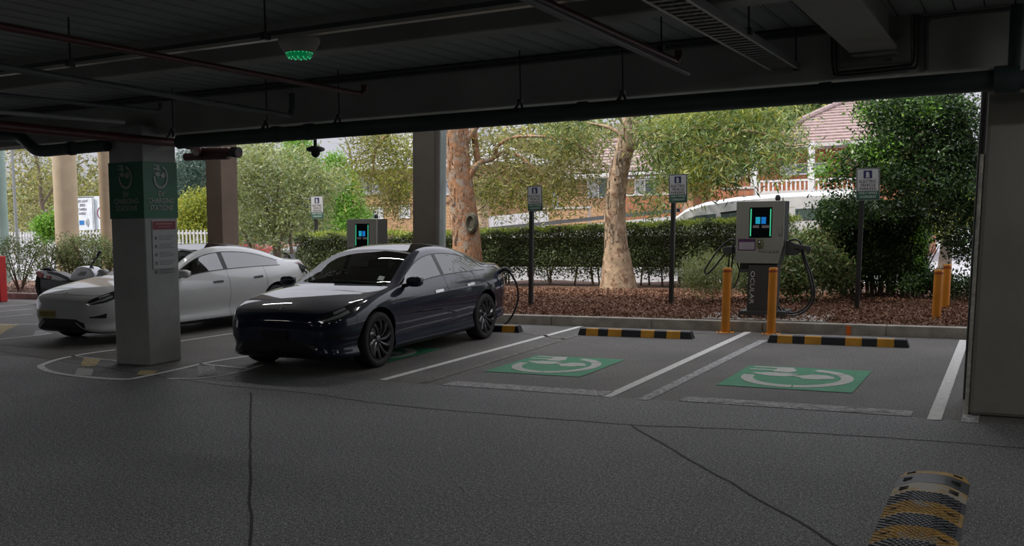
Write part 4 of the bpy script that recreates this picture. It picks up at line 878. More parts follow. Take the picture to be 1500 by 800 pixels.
# charging leads of the cars
t = thing('charging_lead', 'black charging cable and plug looping from the rear of the blue car to the kerb', 'cable', tuple(PY(735, 399, 13.35)))
def lead(pp, r): return obj('cable', MB().tube(cr([PY(*p_) for p_ in pp], 8), r, 8), cabm, t, smooth=True)
lead([(741, 396, 13.3), (747, 400, 13.35), (756, 415, 13.5), (759, 435, 13.7), (754, 455, 13.9), (745, 470, 13.95), (737, 476, 13.98), (728, 478, 14.0)], .016)
obj('plug_handle', MB().tube(cr([PY(727, 402, 13.28), PY(735, 396, 13.28), PY(741, 394, 13.28), PY(748, 399, 13.32)], 5), .032, 10), cside, t, smooth=True)
t = thing('charging_lead', 'black charging plug and cable at the rear of the white car', 'cable', tuple(PY(438, 392, 14.3)))
obj('plug_handle', MB().tube(cr([PY(430, 388, 14.4), PY(438, 392, 14.4), PY(446, 396, 14.45)], 5), .06, 10), cside, t, smooth=True); obj('plug_top', MB().tube([PY(434, 386, 14.4), PY(448, 392, 14.45)], .03, 8), cside, t)
lead([(446, 396, 14.45), (452, 405, 14.5), (453, 420, 14.6), (448, 440, 14.7)], .016)
# motorbike at the left
t = thing('motorbike', 'white and black motorbike with red tail lights parked behind the nose of the white car', 'motorbike', (PY(100, 432, 15.4).x, 15.4, 0)); Yb = 15.4
mwhite = mat('bike_white', (.42, .43, .45), .3, coat=.6); mred = mat('bike_red', (.35, .02, .02), .3)
def bslab(pp, y, dep, m_, name, bev=.02, par=None): return slab(pp, y, dep, m_, name, bev, par)
for (wx, wy, r) in ((72, 418, .30), (150, 424, .30)):
    c = PY(wx, wy, Yb+.1); r = c.z; M_ = Matrix.Translation(c) @ Matrix.Rotation(math.pi/2, 4, 'X'); wv = obj('wheel', MB().lathe([(r*.7, -.04), (r*.95, -.06), (r, -.02), (r, .02), (r*.95, .06), (r*.7, .04)], 28, M_), tyre, t, smooth=True); obj('rim', MB().lathe([(0, .03), (r*.15, .035), (r*.2, .015), (r*.7, .03), (r*.72, -.03), (0, -.03)], 20, M_), darkm, wv, smooth=40)
bslab([(52, 397), (58, 396), (78, 398), (92, 403), (100, 411), (88, 412), (70, 409), (60, 407)], Yb, .22, mwhite, 'tail_body'); bslab([(66, 396.5), (84, 399), (98, 405), (106, 412), (98, 411), (84, 405), (70, 401)], Yb-.01, .24, carblack, 'seat')
bslab([(51, 398), (57, 397.5), (63, 402), (61, 408), (56, 406)], Yb-.02, .12, mred, 'tail_light', .01); bslab([(68, 404), (74, 405), (73, 409), (68, 408)], Yb-.02, .04, mred, 'indicator', .006)
bslab([(58, 408), (86, 410), (110, 412), (128, 414), (124, 428), (100, 432), (74, 428), (60, 420)], Yb+.03, .18, carblack, 'engine'); bslab([(100, 411), (104, 400), (111, 392), (120, 390), (130, 392), (137, 400), (140, 412), (120, 414)], Yb-.03, .30, mwhite, 'fairing', .04)
bslab([(112, 404), (118, 398), (127, 398), (124, 404)], Yb-.035, .02, mat('bike_grey', (.2, .2, .2), .3), 'fairing_panel', .004)
obj('handlebar', MB().tube([PY(132, 392, Yb), PY(139, 380, Yb), PY(146, 372, Yb)], .018, 8).tube([PY(136, 384, Yb+.5), PY(139, 382, Yb+.2), PY(139, 380, Yb)], .014, 8), darkm, t); obj('fork', MB().tube([PY(133, 388, Yb+.06), PY(140, 404, Yb+.06), PY(150, 424, Yb+.06)], .03, 8), darkm, t)
obj('mirror', MB().tube([PY(143, 374, Yb), PY(147, 367, Yb)], .03, 8), darkm, t); obj('front_guard', MB().tube([PY(138, 412, Yb+.1), PY(148, 405, Yb+.1), PY(160, 411, Yb+.1)], .05, 8), mwhite, t)
p0 = PY(0, 375, 15.6); p1 = PY(5, 415, 15.6); o = obj('red_barrier', MB().box(p0.x-1.2, p1.x, 15.5, 15.7, 0, p0.z), mat('barrier_red', (.5, .02, .02), .5), bevel=.02); tag(o, 'red upright barrier edge at the far left of the picture', 'barrier')
# ================================================================ HOUSES, STREET, FENCES
brick = mat('brick_wall', (.34, .13, .065), .9, var=(8, .2), bump=(30, .3)); mortar = mat('mortar', (.42, .33, .26), .95); tileb = mat('roof_tile', (.33, .25, .24), .85, var=(5, .2)); whitep = mat('white_trim', (.62, .62, .62), .6); glassd = mat('house_glass', (.10, .13, .14), .1, spec=.8); curtain = mat('curtain', (.45, .46, .47), .8); fasc = mat('fascia', (.5, .48, .46), .7); gut = mat('roof_grey', (.42, .42, .45), .7, var=(3, .1))
tan = mat('brick_tan', (.42, .26, .14), .9, var=(9, .2), bump=(30, .3))
def R4(px0, px1, py0, py1, y):
    a = PY(px0, (py0+py1)/2, y); b_ = PY(px1, (py0+py1)/2, y); c = PY((px0+px1)/2, py0, y); d = PY((px0+px1)/2, py1, y); return a.x, b_.x, d.z, c.z
def pbox(name, px0, px1, py0, py1, y, dep, m_, t, lab=None, zlow=None):
    x0, x1, z0, z1 = R4(px0, px1, py0, py1, y)
    if zlow is not None: z0 = zlow
    o = obj(name, MB().box(x0, x1, y, y+dep, z0, z1), m_, t)
    if lab: o['label'] = lab
    return o
def window(px0, px1, py0, py1, y, t, panes=2, cur=True):
    x0, x1, z0, z1 = R4(px0, px1, py0, py1, y); f = .06
    mb = MB(); mb.box(x0, x1, y-.05, y+.02, z1-f, z1).box(x0, x1, y-.05, y+.02, z0, z0+f)
    for k in range(panes+1): xx = x0+(x1-x0-f)*k/panes; mb.box(xx, xx+f, y-.05, y+.02, z0+f, z1-f)
    w_ = obj('window', mb, whitep, t)
    for k in range(panes): xx = x0+(x1-x0-f)*k/panes+f; obj('pane', MB().box(xx, xx+(x1-x0-f)/panes-f, y-.015, y-.005, z0+f, z1-f), curtain if (cur and k % 2 == 0) else glassd, w_)
def brick_face(x0, x1, z0, z1, y, t, m_, bw=.46, bh=.16):
    mb = MB(); r = 0; z = z0
    while z < z1-.02:
        x = x0-(bw/2 if r % 2 else 0)
        while x < x1:
            a = max(x, x0)+.012; b_ = min(x+bw, x1)-.012
            if b_ > a+.03: mb.box(a, b_, y-.012, y+.01, z+.012, min(z+bh, z1)-.006)
            x += bw
        z += bh; r += 1
    o = obj('brick_courses', mb, m_, t); return stuff(o)
# right house -------------------------------------------------
Yh = 40
x0, x1, z0, z1 = R4(1040, 1345, 212, 300, Yh)
t = thing('brick_house', 'orange brick house with tiled hip roof and white balcony rail, at the right', 'house', ((x0+x1)/2, Yh+4, -.2))
obj('wall', MB().box(x0, x1, Yh, Yh+9, -.2, z1), brick, t); brick_face(x0, x1, 1.2, z1, Yh, t, brick)
def hip(t, ex0, ex1, ez, ey, rx0, rx1, rz, ry, courses, m_=tileb):
    A = [Vector((ex0, ey, ez)), Vector((ex1, ey, ez)), Vector((rx1, ry, rz)), Vector((rx0, ry, rz))]
    for k in range(courses):
        a, b_ = k/courses, (k+1)/courses; mb = MB()
        l0, r0, l1, r1 = A[0].lerp(A[3], a), A[1].lerp(A[2], a), A[0].lerp(A[3], b_), A[1].lerp(A[2], b_); up = Vector((0, -.02, .07)); th = Vector((0, 0, -.1))
        mb.add([l0+up, r0+up, r1, l1, l0+th, r0+th, r1+th, l1+th], [(0, 1, 2, 3), (4, 7, 6, 5), (0, 4, 5, 1), (1, 5, 6, 2), (3, 2, 6, 7), (0, 3, 7, 4)]); obj('tile_course', mb, m_, t)
    back = MB().add([A[0], A[3], Vector((rx0, 2*ry-ey, ez)), Vector((ex0, 2*ry-ey, ez)), A[1], A[2], Vector((ex1, 2*ry-ey, ez))], [(0, 3, 2), (0, 2, 1), (1, 2, 5), (4, 5, 6), (2, 6, 5), (0, 1, 5, 4)]); obj('roof_back', back, m_, t)
    mb = MB(); mb.tube([A[0]+Vector((0, 0, .1)), A[3]+Vector((0, 0, .1)), A[2]+Vector((0, 0, .1))], .13, 8); obj('ridge_cap', mb, m_, t)
e0 = PY(1085, 222, Yh-.5); e1 = PY(1360, 205, Yh-.5); r0_ = PY(1238, 150, Yh+4.5); r1_ = PY(1330, 147, Yh+4.5)
hip(t, e0.x, e1.x, (e0.z+e1.z)/2, Yh-.6, r0_.x, r1_.x, r0_.z, Yh+4.5, 15)
pbox('gutter', 1095, 1350, 208, 213, Yh-.75, .15, fasc, t)
window(1143, 1212, 239, 256, Yh-.02, t, 3); window(1252, 1268, 215, 240, Yh-.02, t, 1); window(1060, 1095, 240, 262, Yh-.02, t, 2)
Yb2 = Yh-1.6; x0b, x1b, zb0, zb1 = R4(1105, 1262, 262, 278, Yb2)
obj('balcony_slab', MB().box(x0b, x1b, Yb2, Yh, zb0-.35, zb0), fasc, t); obj('balcony_wall', MB().box(x0b, x1b, Yb2+.1, Yh, -.2, zb0-.35), brick, t)
obj('rail', MB().box(x0b, x1b, Yb2, Yb2+.08, zb1-.07, zb1), whitep, t)
mb = MB(); x = x0b
while x < x1b: mb.box(x, x+.06, Yb2+.01, Yb2+.05, zb0, zb1-.07); x += .17
stuff(obj('baluster', mb, whitep, t))
for px_ in (1104, 1188, 1262): a = PY(px_, 270, Yb2); obj('veranda_post', MB().box(a.x-.12, a.x+.12, Yb2-.02, Yb2+.2, -.2, z1), whitep, t)
# centre house -----------------------------------------------
Yc = 44; x0, x1, z0, z1 = R4(818, 1015, 262, 320, Yc)
t = thing('brick_house', 'house with a pinkish tiled roof half hidden behind the leaning paperbark', 'house', ((x0+x1)/2, Yc+4, -.2))
obj('wall', MB().box(x0, x1, Yc, Yc+8, -.2, z1), tan, t); brick_face(x0, x1, 1.0, z1, Yc, t, tan)
e0 = PY(816, 252, Yc-.5); e1 = PY(1040, 240, Yc-.5); r0_ = PY(850, 229, Yc+4); r1_ = PY(1030, 190, Yc+4); hip(t, e0.x, e1.x, e0.z, Yc-.6, r0_.x+1, r1_.x, r0_.z+.6, Yc+4, 9)
pbox('gutter', 818, 1035, 252, 256, Yc-.75, .15, whitep, t); window(861, 893, 259, 290, Yc-.02, t, 2); window(930, 960, 262, 285, Yc-.02, t, 2); pbox('awning', 838, 900, 256, 261, Yc-.8, .8, fasc, t)
# flats at left ----------------------------------------------
Yl = 46; x0, x1, z0, z1 = R4(517, 705, 240, 345, Yl)
t = thing('brick_flats', 'two storey tan brick flats with white framed windows behind the far charger', 'house', ((x0+x1)/2, Yl+4, -.2))
obj('wall', MB().box(x0, x1, Yl, Yl+9, -.2, z1), tan, t); brick_face(x0, x1, -.2, z1, Yl, t, tan); pbox('string_course', 517, 705, 297, 299.5, Yl-.06, .06, mat('brick_dark', (.16, .07, .04), .9), t)
window(527, 556, 260, 283, Yl-.02, t, 3); window(527, 562, 304, 322, Yl-.02, t, 3); window(585, 601, 300, 320, Yl-.02, t, 1); window(652, 690, 262, 285, Yl-.02, t, 2); pbox('window_ledge', 525, 558, 283, 285.5, Yl-.15, .15, fasc, t)
e0 = PY(503, 246, Yl-.6); e1 = PY(720, 236, Yl-.6); r0_ = PY(560, 205, Yl+4.5); r1_ = PY(690, 200, Yl+4.5); hip(t, e0.x, e1.x, (e0.z+e1.z)/2, Yl-.7, r0_.x, r1_.x, r0_.z, Yl+4.5, 8, gut); pbox('gutter', 503, 720, 241, 246, Yl-.85, .15, whitep, t)
# brick garden walls, white fences
def gwall(px0, px1, py0, py1, y, m_, lab, h0=-.2):
    x0, x1, z0, z1 = R4(px0, px1, py0, py1, y); t = thing('brick_wall', lab, 'wall', ((x0+x1)/2, y, -.2)); obj('wall_core', MB().box(x0, x1, y, y+.25, h0, z1), mortar, t); brick_face(x0, x1, h0, z1, y, t, m_, .5, .17); obj('coping', MB().box(x0-.03, x1+.03, y-.04, y+.29, z1, z1+.07), fasc, t)
gwall(912, 1000, 286, 312, 33, brick, 'low orange brick garden wall right of the leaning paperbark'); gwall(1058, 1104, 277, 296, 33, brick, 'short brick wall end left of the balcony house'); gwall(798, 862, 306, 322, 34, tan, 'low tan brick garden wall between the two paperbarks')
def pickets(name, lab, px0, px1, pyl, pyr, pyb, y, gap, wd, m_, cat='fence', rails=(.15, .85)):
    a = PY(px0, pyl, y); b_ = PY(px1, pyr, y); z0 = PY((px0+px1)/2, pyb, y).z; t = thing(name, lab, cat, ((a.x+b_.x)/2, y, z0)); mb = MB(); x = a.x; n = 0
    while x < b_.x:
        zt_ = a.z+(b_.z-a.z)*(x-a.x)/(b_.x-a.x); mb.box(x, x+wd, y, y+.03, -.2, zt_); x += gap
    stuff(obj('palings', mb, m_, t))
    for r_ in rails:
        za = z0+(a.z-z0)*r_; zb_ = z0+(b_.z-z0)*r_; obj('rail', MB().add([(a.x, y+.03, za), (b_.x, y+.03, zb_), (b_.x, y+.08, zb_), (a.x, y+.08, za), (a.x, y+.03, za+.07), (b_.x, y+.03, zb_+.07), (b_.x, y+.08, zb_+.07), (a.x, y+.08, za+.07)], [(0, 1, 2, 3), (4, 7, 6, 5), (0, 4, 5, 1), (2, 6, 7, 3), (1, 5, 6, 2), (0, 3, 7, 4)]), m_, t)
    return t
wfen = mat('fence_white', (.50, .50, .52), .7, var=(5, .1))
pickets('paling_fence', 'pale grey paling fence between the paperbark with the wound and the middle sign', 706, 800, 318, 309, 343, 32, .17, .155, wfen)
pickets('palisade_fence', 'white palisade fence behind the far left bushes', -20, 120, 340, 339, 385, 24, .16, .04, whitep); pickets('palisade_fence', 'white palisade fence seen right of the pillar', 112, 345, 337, 337, 378, 25, .17, .045, whitep); pickets('paling_fence', 'white slatted fence at the foot of the flats', 570, 640, 352, 335, 356, 35, .2, .12, wfen)
# pale low wall with dark rail along the road, seen over the hedge
t = thing('road_barrier', 'pale low road barrier with a dark top gap seen just over the hedge', 'barrier', (PY(850, 330, 26.4).x, 26.4, -.2))
a = PY(690, 345, 26.4); b_ = PY(990, 316, 26.4); V = []
for (p_, s_) in ((a, 0), (b_, 0)): V += [(p_.x, 26.4, -.2), (p_.x, 26.4, p_.z), (p_.x, 26.7, p_.z), (p_.x, 26.7, -.2)]
obj('barrier_wall', MB().add(V, [(0, 1, 5, 4), (1, 2, 6, 5), (2, 3, 7, 6), (0, 3, 2, 1), (4, 5, 6, 7)]), mat('barrier_pale', (.5, .49, .5), .7), t)
obj('dark_rail', MB().add([(v[0], v[1]+.1, v[2]+.10) for v in (V[1], V[2], V[5], V[6])]+[(v[0], v[1]+.1, v[2]+.20) for v in (V[1], V[2], V[5], V[6])], [(0, 2, 6, 4), (1, 5, 7, 3), (4, 6, 7, 5), (0, 1, 3, 2)]), mat('rail_dark', (.08, .08, .09), .6), t)
# white van
Yv = 23.6
t = thing('van', 'white van with a domed roof behind the hedge, left of and behind the nearer charger', 'van', tuple(PY(1120, 300, Yv).xy)+(-.2,))
prof = [(962, 333), (980, 322), (1003, 305), (1030, 296), (1075, 288.5), (1140, 283), (1200, 280), (1250, 280), (1262, 290), (1264, 345)]
vs = [PY(*p_, Yv) for p_ in prof]; vs = [Vector((vs[0].x-.4, Yv, .3))]+vs+[Vector((vs[-1].x, Yv, .3))]; n = len(vs); ring = []
for (dy, sc_, dz_) in ((0, 1, -.10), (.12, 1, -.03), (.3, 1, 0), (1.6, 1, 0), (1.8, 1, -.03), (1.9, 1, -.1)): ring += [Vector((v.x, Yv+dy, v.z+(dz_ if 1 < i < n-2 else 0))) for i, v in enumerate(vs)]
F = [tuple(range(n))[::-1], tuple(range(5*n, 6*n))]+[(j*n+i, j*n+(i+1) % n, (j+1)*n+(i+1) % n, (j+1)*n+i) for j in range(5) for i in range(n)]
vpaint = mat('van_white', (.66, .66, .68), .35, coat=.5); obj('body', MB().add(ring, F), vpaint, t, smooth=35)
for pp in ([(1008, 320), (1020, 316), (1048, 313), (1049, 321), (1010, 328)], [(1056, 312.5), (1084, 309), (1084, 322), (1056, 324)], [(1165, 306), (1235, 304), (1235, 320), (1165, 322)]):
    slab(pp, Yv-.02, .03, mat('van_glass', (.09, .12, .12), .08, spec=.8), 'side_window'); 
slab([(1054, 311.5), (1084.5, 307.5), (1084.5, 309.5), (1056, 313)], Yv-.03, .02, carblack, 'window_edge')
for px_ in (1010, 1225):
    a = PY(px_, 340, Yv); M_ = Matrix.Translation((a.x, Yv+.1, .15)) @ Matrix.Rotation(math.pi/2, 4, 'X'); obj('wheel', MB().lathe([(0, .1), (.2, .1), (.33, .08), (.35, 0), (.33, -.1), (0, -.1)], 24, M_), tyre, t, smooth=40)
# other parked cars
def copy_tree(o, parent=None):
    c = o.copy(); COL.objects.link(c)
    if parent is not None: c.parent = parent
    for ch in list(o.children): copy_tree(ch, c)
    return c
p = PY(205, 353, 24.5); silver = mat('paint_grey', (.10, .105, .11), .35, .3, coat=.8)
sc = make_car('car', 'dark grey car mostly hidden behind the green wrapped pillar', (p.x, 22.3, max(-.2, p.z-1.46)), math.radians(-90-22), silver, rims, False)
p = PY(402, 366, 38); c = make_car('car', 'red car far across the street behind the pale green tree', (p.x+1.8, 38, -.2), math.radians(3), mat('paint_red', (.3, .03, .04), .4, coat=.6), rims, False)
c = copy_tree(sc); c.location = PY(425, 372, 34); c.location.z = -.2; c.rotation_euler.z = math.radians(200); c['label'] = 'grey car far across the street just left of the hedge end'
# far left columns, pole, camera sign
cream = mat('cream_column', (.52, .42, .29), .8, var=(3, .08))
def rcol(px0, px1, y, lab, m_, py=300):
    c = PY((px0+px1)/2, py, y); dv = Vector((c.x, c.y, c.z-CAMH)); zc = float(np.array(dv) @ (AZ*0+RW[:, 2])); r = (px1-px0)/2*zc/FPX*.94
    bx_, by_ = c.x-c.z*LX, y-c.z*LY; t = thing('round_column', lab, 'column', (bx_, by_, -.2))
    obj('shaft', MB().lathe([(r, -.2), (r, 9)], 28, Matrix.Translation((bx_, by_, 0)), close=True).lean(), m_, t, smooth=40); obj('collar', MB().lathe([(r*1.05, -.2), (r*1.05, .1), (r, .12)], 28, Matrix.Translation((bx_, by_, 0))).lean(), m_, t, smooth=40)
rcol(79.5, 114, 20.3, 'thick cream round column beyond the far left bed', cream); rcol(146, 164.5, 20.6, 'thinner tan round column close to the left of the pillar', mat('tan_column', (.33, .25, .16), .8)); rcol(-8, 8.5, 20.0, 'pale green column at the left edge of the picture', mat('green_column', (.30, .42, .38), .6), 260)
a = PY(25, 340, 23); t = thing('street_pole', 'thin grey street pole right of the pale green column', 'pole', (a.x, 23, -.2)); obj('shaft', MB().tube([(a.x, 23, -.2), (a.x-.1, 23, PY(20, 195, 23).z+2)], [.06, .04], 8), galv, t); obj('foot', MB().box(a.x-.12, a.x+.12, 22.88, 23.12, -.2, -.15), galv, t)
Ys = 26; t = thing('speed_camera_sign', 'white red light speed camera ahead sign behind the cream column', 'sign', tuple(PY(125, 335, Ys)))
x0, x1, z0, z1 = R4(104, 137, 288, 337, Ys); sb = mat('sign_board', (.66, .70, .74), .5); obj('board', MB().box(x0, x1, Ys, Ys+.03, z0, z1), sb, t); obj('border', MB().box(x0, x1, Ys-.004, Ys, z1-.05, z1-.02).box(x1-.05, x1-.03, Ys-.004, Ys, z0+.03, z1-.03), blkp, t)
for px_ in (110, 131): a = PY(px_, 340, Ys); obj('post', MB().box(a.x-.04, a.x+.04, Ys+.03, Ys+.1, -.2, z1), galv, t)
for s_, py_ in (('RED LIGHT', 295), ('SPEED', 301), ('CAMERA', 307), ('AHEAD', 313)):
    text('lettering', s_, .14, frame(PY(121, py_, Ys)+Vector((0, -.006, 0)), (1, 0, 0), (0, 0, 1)), blkp, t, sx=.85)
obj('blue_camera_symbol', MB().box(*(lambda r: (r[0], r[1], Ys-.008, Ys, r[2], r[3]))(R4(116.5, 123.5, 323, 329.5, Ys))), mat('cam_blue', (.02, .16, .45), .5), t)
for k in range(3):
    c = PY(123.5, 326, Ys); r = .12+.07*k; obj('wave_mark', MB().tube([(c.x+r*math.cos(a), Ys-.008, c.z+r*math.sin(a)) for a in np.linspace(-.7, .7, 9)], .008, 5), blkp, t)
x0, x1, z0, z1 = R4(138.5, 158, 287, 336, Ys+.1); t = thing('speed_sign', 'white speed sign with a dark red ring beside the camera sign', 'sign', (x0, Ys+.1, z0)); obj('board', MB().box(x0, x1, Ys+.1, Ys+.13, z0, z1), sb, t)
a = PY(149, 312, Ys+.1); M_ = frame((a.x, Ys+.09, a.z), (1, 0, 0), (0, 0, 1)); obj('ring', MB().lathe([(.2, 0), (.24, .004), (.24, .0), (.2, 0)], 28, M_), mat('ring_red', (.2, .02, .04), .5), t); a2 = PY(147, 340, Ys+.1); obj('post', MB().box(a2.x, a2.x+.08, Ys+.13, Ys+.2, -.2, z1), galv, t)
# ================================================================ TREES AND HEDGES
bark1 = mat('paperbark_bark', (.36, .19, .10), .9, var=(9, .35), bump=(22, 1.0), stain=(5, .50, (.34, .28, .22))); bark2 = mat('grey_bark', (.40, .29, .19), .9, var=(8, .35), bump=(26, 1.0), stain=(6, .52, (.20, .11, .07))); barkd = mat('dark_bark', (.06, .045, .035), .9, var=(8, .3), bump=(25, .8)); twig = mat('twig', (.16, .12, .09), .9)
L_olive = mat_leaf('leaf_olive', [(.05, .06, .02), (.20, .23, .06), (.33, .34, .14), (.18, .13, .06), (.44, .42, .10), (.07, .08, .03)]); L_green = mat_leaf('leaf_green', [(.03, .06, .015), (.16, .27, .05), (.30, .38, .16), (.42, .40, .08), (.05, .10, .03), (.22, .30, .12)])
L_silver = mat_leaf('leaf_silver', [(.10, .14, .05), (.30, .36, .17), (.48, .52, .32), (.20, .28, .06), (.42, .42, .12), (.06, .08, .03)]); L_bright = mat_leaf('leaf_bright', [(.09, .22, .02), (.20, .42, .05), (.30, .50, .08)]); L_yel = mat_leaf('leaf_yellow', [(.25, .30, .04), (.42, .42, .05), (.18, .26, .06)])
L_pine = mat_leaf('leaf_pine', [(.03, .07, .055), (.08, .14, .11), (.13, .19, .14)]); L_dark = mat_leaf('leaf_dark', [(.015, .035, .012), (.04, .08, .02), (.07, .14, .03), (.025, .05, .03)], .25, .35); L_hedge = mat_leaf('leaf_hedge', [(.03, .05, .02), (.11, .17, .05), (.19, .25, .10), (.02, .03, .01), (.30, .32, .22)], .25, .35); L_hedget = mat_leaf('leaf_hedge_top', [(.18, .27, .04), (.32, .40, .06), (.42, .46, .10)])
L_bush = mat_leaf('leaf_bush', [(.05, .10, .03), (.13, .20, .06), (.22, .28, .10), (.25, .20, .10)])
def B(px, py, y, rx, rz, ry=None): return (tuple(PY(px, py, y)), (rx, ry or rx, rz))
def pxm(y, px=800): return (PY(px+50, 300, y).x-PY(px-50, 300, y).x)/100
def tree(name, lab, cat, base, leaves, trunks=(), bark=twig, kind_mat=L_green, n=20000, size=.1, aspect=.35, droop=0., clump=.2, group=None, extra=(), hollow=.3, ncl=None):
    zg = -.2 if base[1] > 23 or (base[0] < -15.6 and base[1] > 21) else .1
    base = (base[0], base[1], zg); t = thing(name, lab, cat, base, group=group)
    if not trunks and cat == 'tree':
        c_ = leaves[0][0]; trunks = [([Vector((c_[0], c_[1], zg)), Vector((c_[0]+.1, c_[1], c_[2]*.5)), Vector(c_)], [.18, .14, .05])]
    if trunks:
        q_ = trunks[0][0]; q_[0 if q_[0].z < q_[-1].z else -1] = Vector((q_[0 if q_[0].z < q_[-1].z else -1].x, q_[0].y, zg-.03))
    for k, (pts, rad) in enumerate(trunks):
        o = obj('trunk' if k == 0 else 'branch', MB().tube(cr(pts, 5), list(np.interp(np.linspace(0, 1, (len(pts)-1)*5+1), np.linspace(0, 1, len(rad)), rad)), 12), bark, t, smooth=True)
    if n:
        P = blob_points(leaves, n, clump, ncl, hollow); V, F = leaf_arrays(P, size, aspect, droop); stuff(fast_mesh('foliage', V, F, kind_mat, t))
    for (lv, m_, n_, sz, nm) in extra:
        P = blob_points(lv, n_, clump); V, F = leaf_arrays(P, sz, aspect, droop); stuff(fast_mesh(nm, V, F, m_, t))
    return t
def TP(*pp): return [PY(*p_) for p_ in pp]
u = pxm(21)
tA = tree('paperbark_tree', 'paperbark tree with peeling orange bark and a round wound, right of the dark brown column', 'tree', tuple(PY(684, 428, 20.5)),
     [B(560, 250, 22, 1.0, 1.3), B(560, 215, 22, .9, .5), B(735, 235, 21.5, 1.2, .9), B(790, 250, 21, 1.3, .9), B(840, 225, 21.5, 1.1, .8), B(760, 285, 21.5, 1.0, .35), B(845, 275, 21.5, .8, .4), B(700, 215, 22, .8, .6), B(720, 300, 22, .4, .3), B(585, 290, 22, .5, .6)],
     [(TP((672, 150, 20.5), (669, 195, 20.5), (672, 240, 20.5), (677, 290, 20.5), (683, 345, 20.5), (686, 428, 20.5)), [.30, .29, .28, .31, .33, .42]), (TP((676, 276, 20.5), (692, 252, 20.5), (702, 239, 20.6), (722, 232, 21), (728, 214, 21)), [.08, .07, .06, .05]), (TP((674, 222, 20.5), (688, 200, 20.5), (705, 175, 20.6)), [.1, .08, .07]), (TP((722, 232, 21), (745, 222, 21), (770, 236, 21), (800, 262, 21)), [.05, .04, .03, .02]), (TP((700, 238, 20.7), (697, 215, 20.7), (694, 190, 20.6)), [.07, .08, .08]),
      (TP((570, 195, 22), (552, 215, 22), (547, 245, 22), (550, 262, 22)), [.05, .04, .03, .02]), (TP((728, 214, 21), (760, 200, 21), (830, 205, 21), (870, 230, 21)), [.04, .035, .03, .015]), (TP((745, 222, 21), (738, 250, 21), (745, 290, 21)), [.03, .025, .015])], bark1, L_olive, 17000, .14, .2, .25, .2, ncl=50,
     extra=[([B(545, 230, 22, .7, 1.0), B(590, 240, 22, .6, 1.1), B(800, 290, 21, .8, .3), B(735, 285, 21, .5, .4)], L_yel, 5000, .13, 'yellow_foliage')])
c = PY(690, 327, 20.22); M_ = frame(c, (1, 0, 0), (0, 0, 1)); obj('wound', MB().lathe([(0, .0), (.09, .0), (.12, .05), (.155, .03), (.18, -.08)], 18, M_ @ Matrix.Diagonal((.85, 1.45, 1, 1))), mat('wound_grey', (.09, .085, .06), .9, var=(12, .3), bump=(20, .6)), tA, smooth=True)
mb = MB()
for k in range(90):                     # peeling bark strips
    py_ = random.uniform(190, 420); cx_ = float(np.interp(py_, [195, 240, 290, 345, 428], [669, 672, 677, 683, 686])); a = random.uniform(-2.9, -.2); p = PY(cx_, py_, 20.5); r = float(np.interp(py_, [195, 428], [.30, .40]))+.01
    q0 = p+Vector((r*math.cos(a), r*math.sin(a), 0)); l_ = random.uniform(.08, .35); wv = random.uniform(.012, .03); tt = Vector((-math.sin(a), math.cos(a), 0)); ou = Vector((math.cos(a), math.sin(a), 0))*random.uniform(.02, .07)
    mb.add([q0-tt*wv, q0+tt*wv, q0+tt*wv*.8+Vector((0, 0, l_*.6)), q0-tt*wv*.9+Vector((0, 0, l_*.6)), q0+ou+Vector((0, 0, l_)), q0+ou+tt*wv*.7+Vector((0, 0, l_))], [(0, 1, 2, 3), (3, 2, 5, 4)])
stuff(obj('peeling_bark', mb, mat('bark_peel', (.40, .27, .18), .9, var=(6, .5)), tA))
yB = 20.6
tB = tree('paperbark_tree', 'leaning grey brown paperbark tree in front of the hedge, between the two middle signs', 'tree', tuple(PY(905, 419, yB)),
     [B(1000, 190, 20, 1.1, .45), B(1060, 180, 20.5, 1.1, .5), B(1110, 200, 20, 1.0, .5), B(985, 240, 22.6, .8, .6), B(1035, 250, 19.5, .8, .45), B(1100, 235, 19.5, .7, .35), B(1165, 235, 19, .5, .18), B(955, 295, 22.6, .45, .45), B(1120, 160, 21, 1.2, .3), B(860, 200, 22.8, .6, .6), B(830, 190, 20.5, .7, .4), B(975, 175, 22.6, .6, .35), B(1010, 225, 21, 1.2, .6), B(1075, 215, 21, 1.0, .5)],
     [(TP((930, 130, yB), (926, 170, yB), (916, 215, yB), (906, 260, yB), (901, 310, yB), (903, 360, yB), (906, 420, yB)), [.19, .19, .20, .21, .23, .26, .46]), (TP((920, 222, yB), (940, 203, 21), (965, 200, 20.8), (1000, 211, 20.4), (1040, 228, 20), (1075, 243, 19.8)), [.1, .09, .085, .075, .055, .03]), (TP((960, 200, 20.8), (985, 196, 20.6), (1020, 188, 20.4), (1075, 190, 20)), [.05, .045, .035, .02]), (TP((1005, 212, 20.4), (1050, 214, 20.1), (1090, 192, 20), (1130, 200, 20), (1155, 213, 19.6), (1185, 211, 19.6)), [.05, .04, .035, .03, .025, .015]), (TP((1020, 262, 20), (1045, 252, 20), (1055, 238, 20)), [.02, .025, .03]),
      (TP((918, 205, yB), (895, 188, yB), (860, 180, yB)), [.05, .04, .02]), (TP((1075, 243, 19.8), (1085, 258, 19.6), (1100, 262, 19.5)), [.03, .02, .01]), (TP((893, 380, yB-.1), (895, 330, yB), (893, 270, yB), (898, 240, yB)), [.03, .05, .04, .02])], bark2, L_green, 17000, .17, .18, .5, .2, ncl=34,
     extra=[([B(1090, 170, 20.5, .8, .3), B(1010, 175, 20.5, .8, .3), B(1030, 250, 20, .6, .3)], L_yel, 3500, .14, 'yellow_foliage')])
mb = MB()
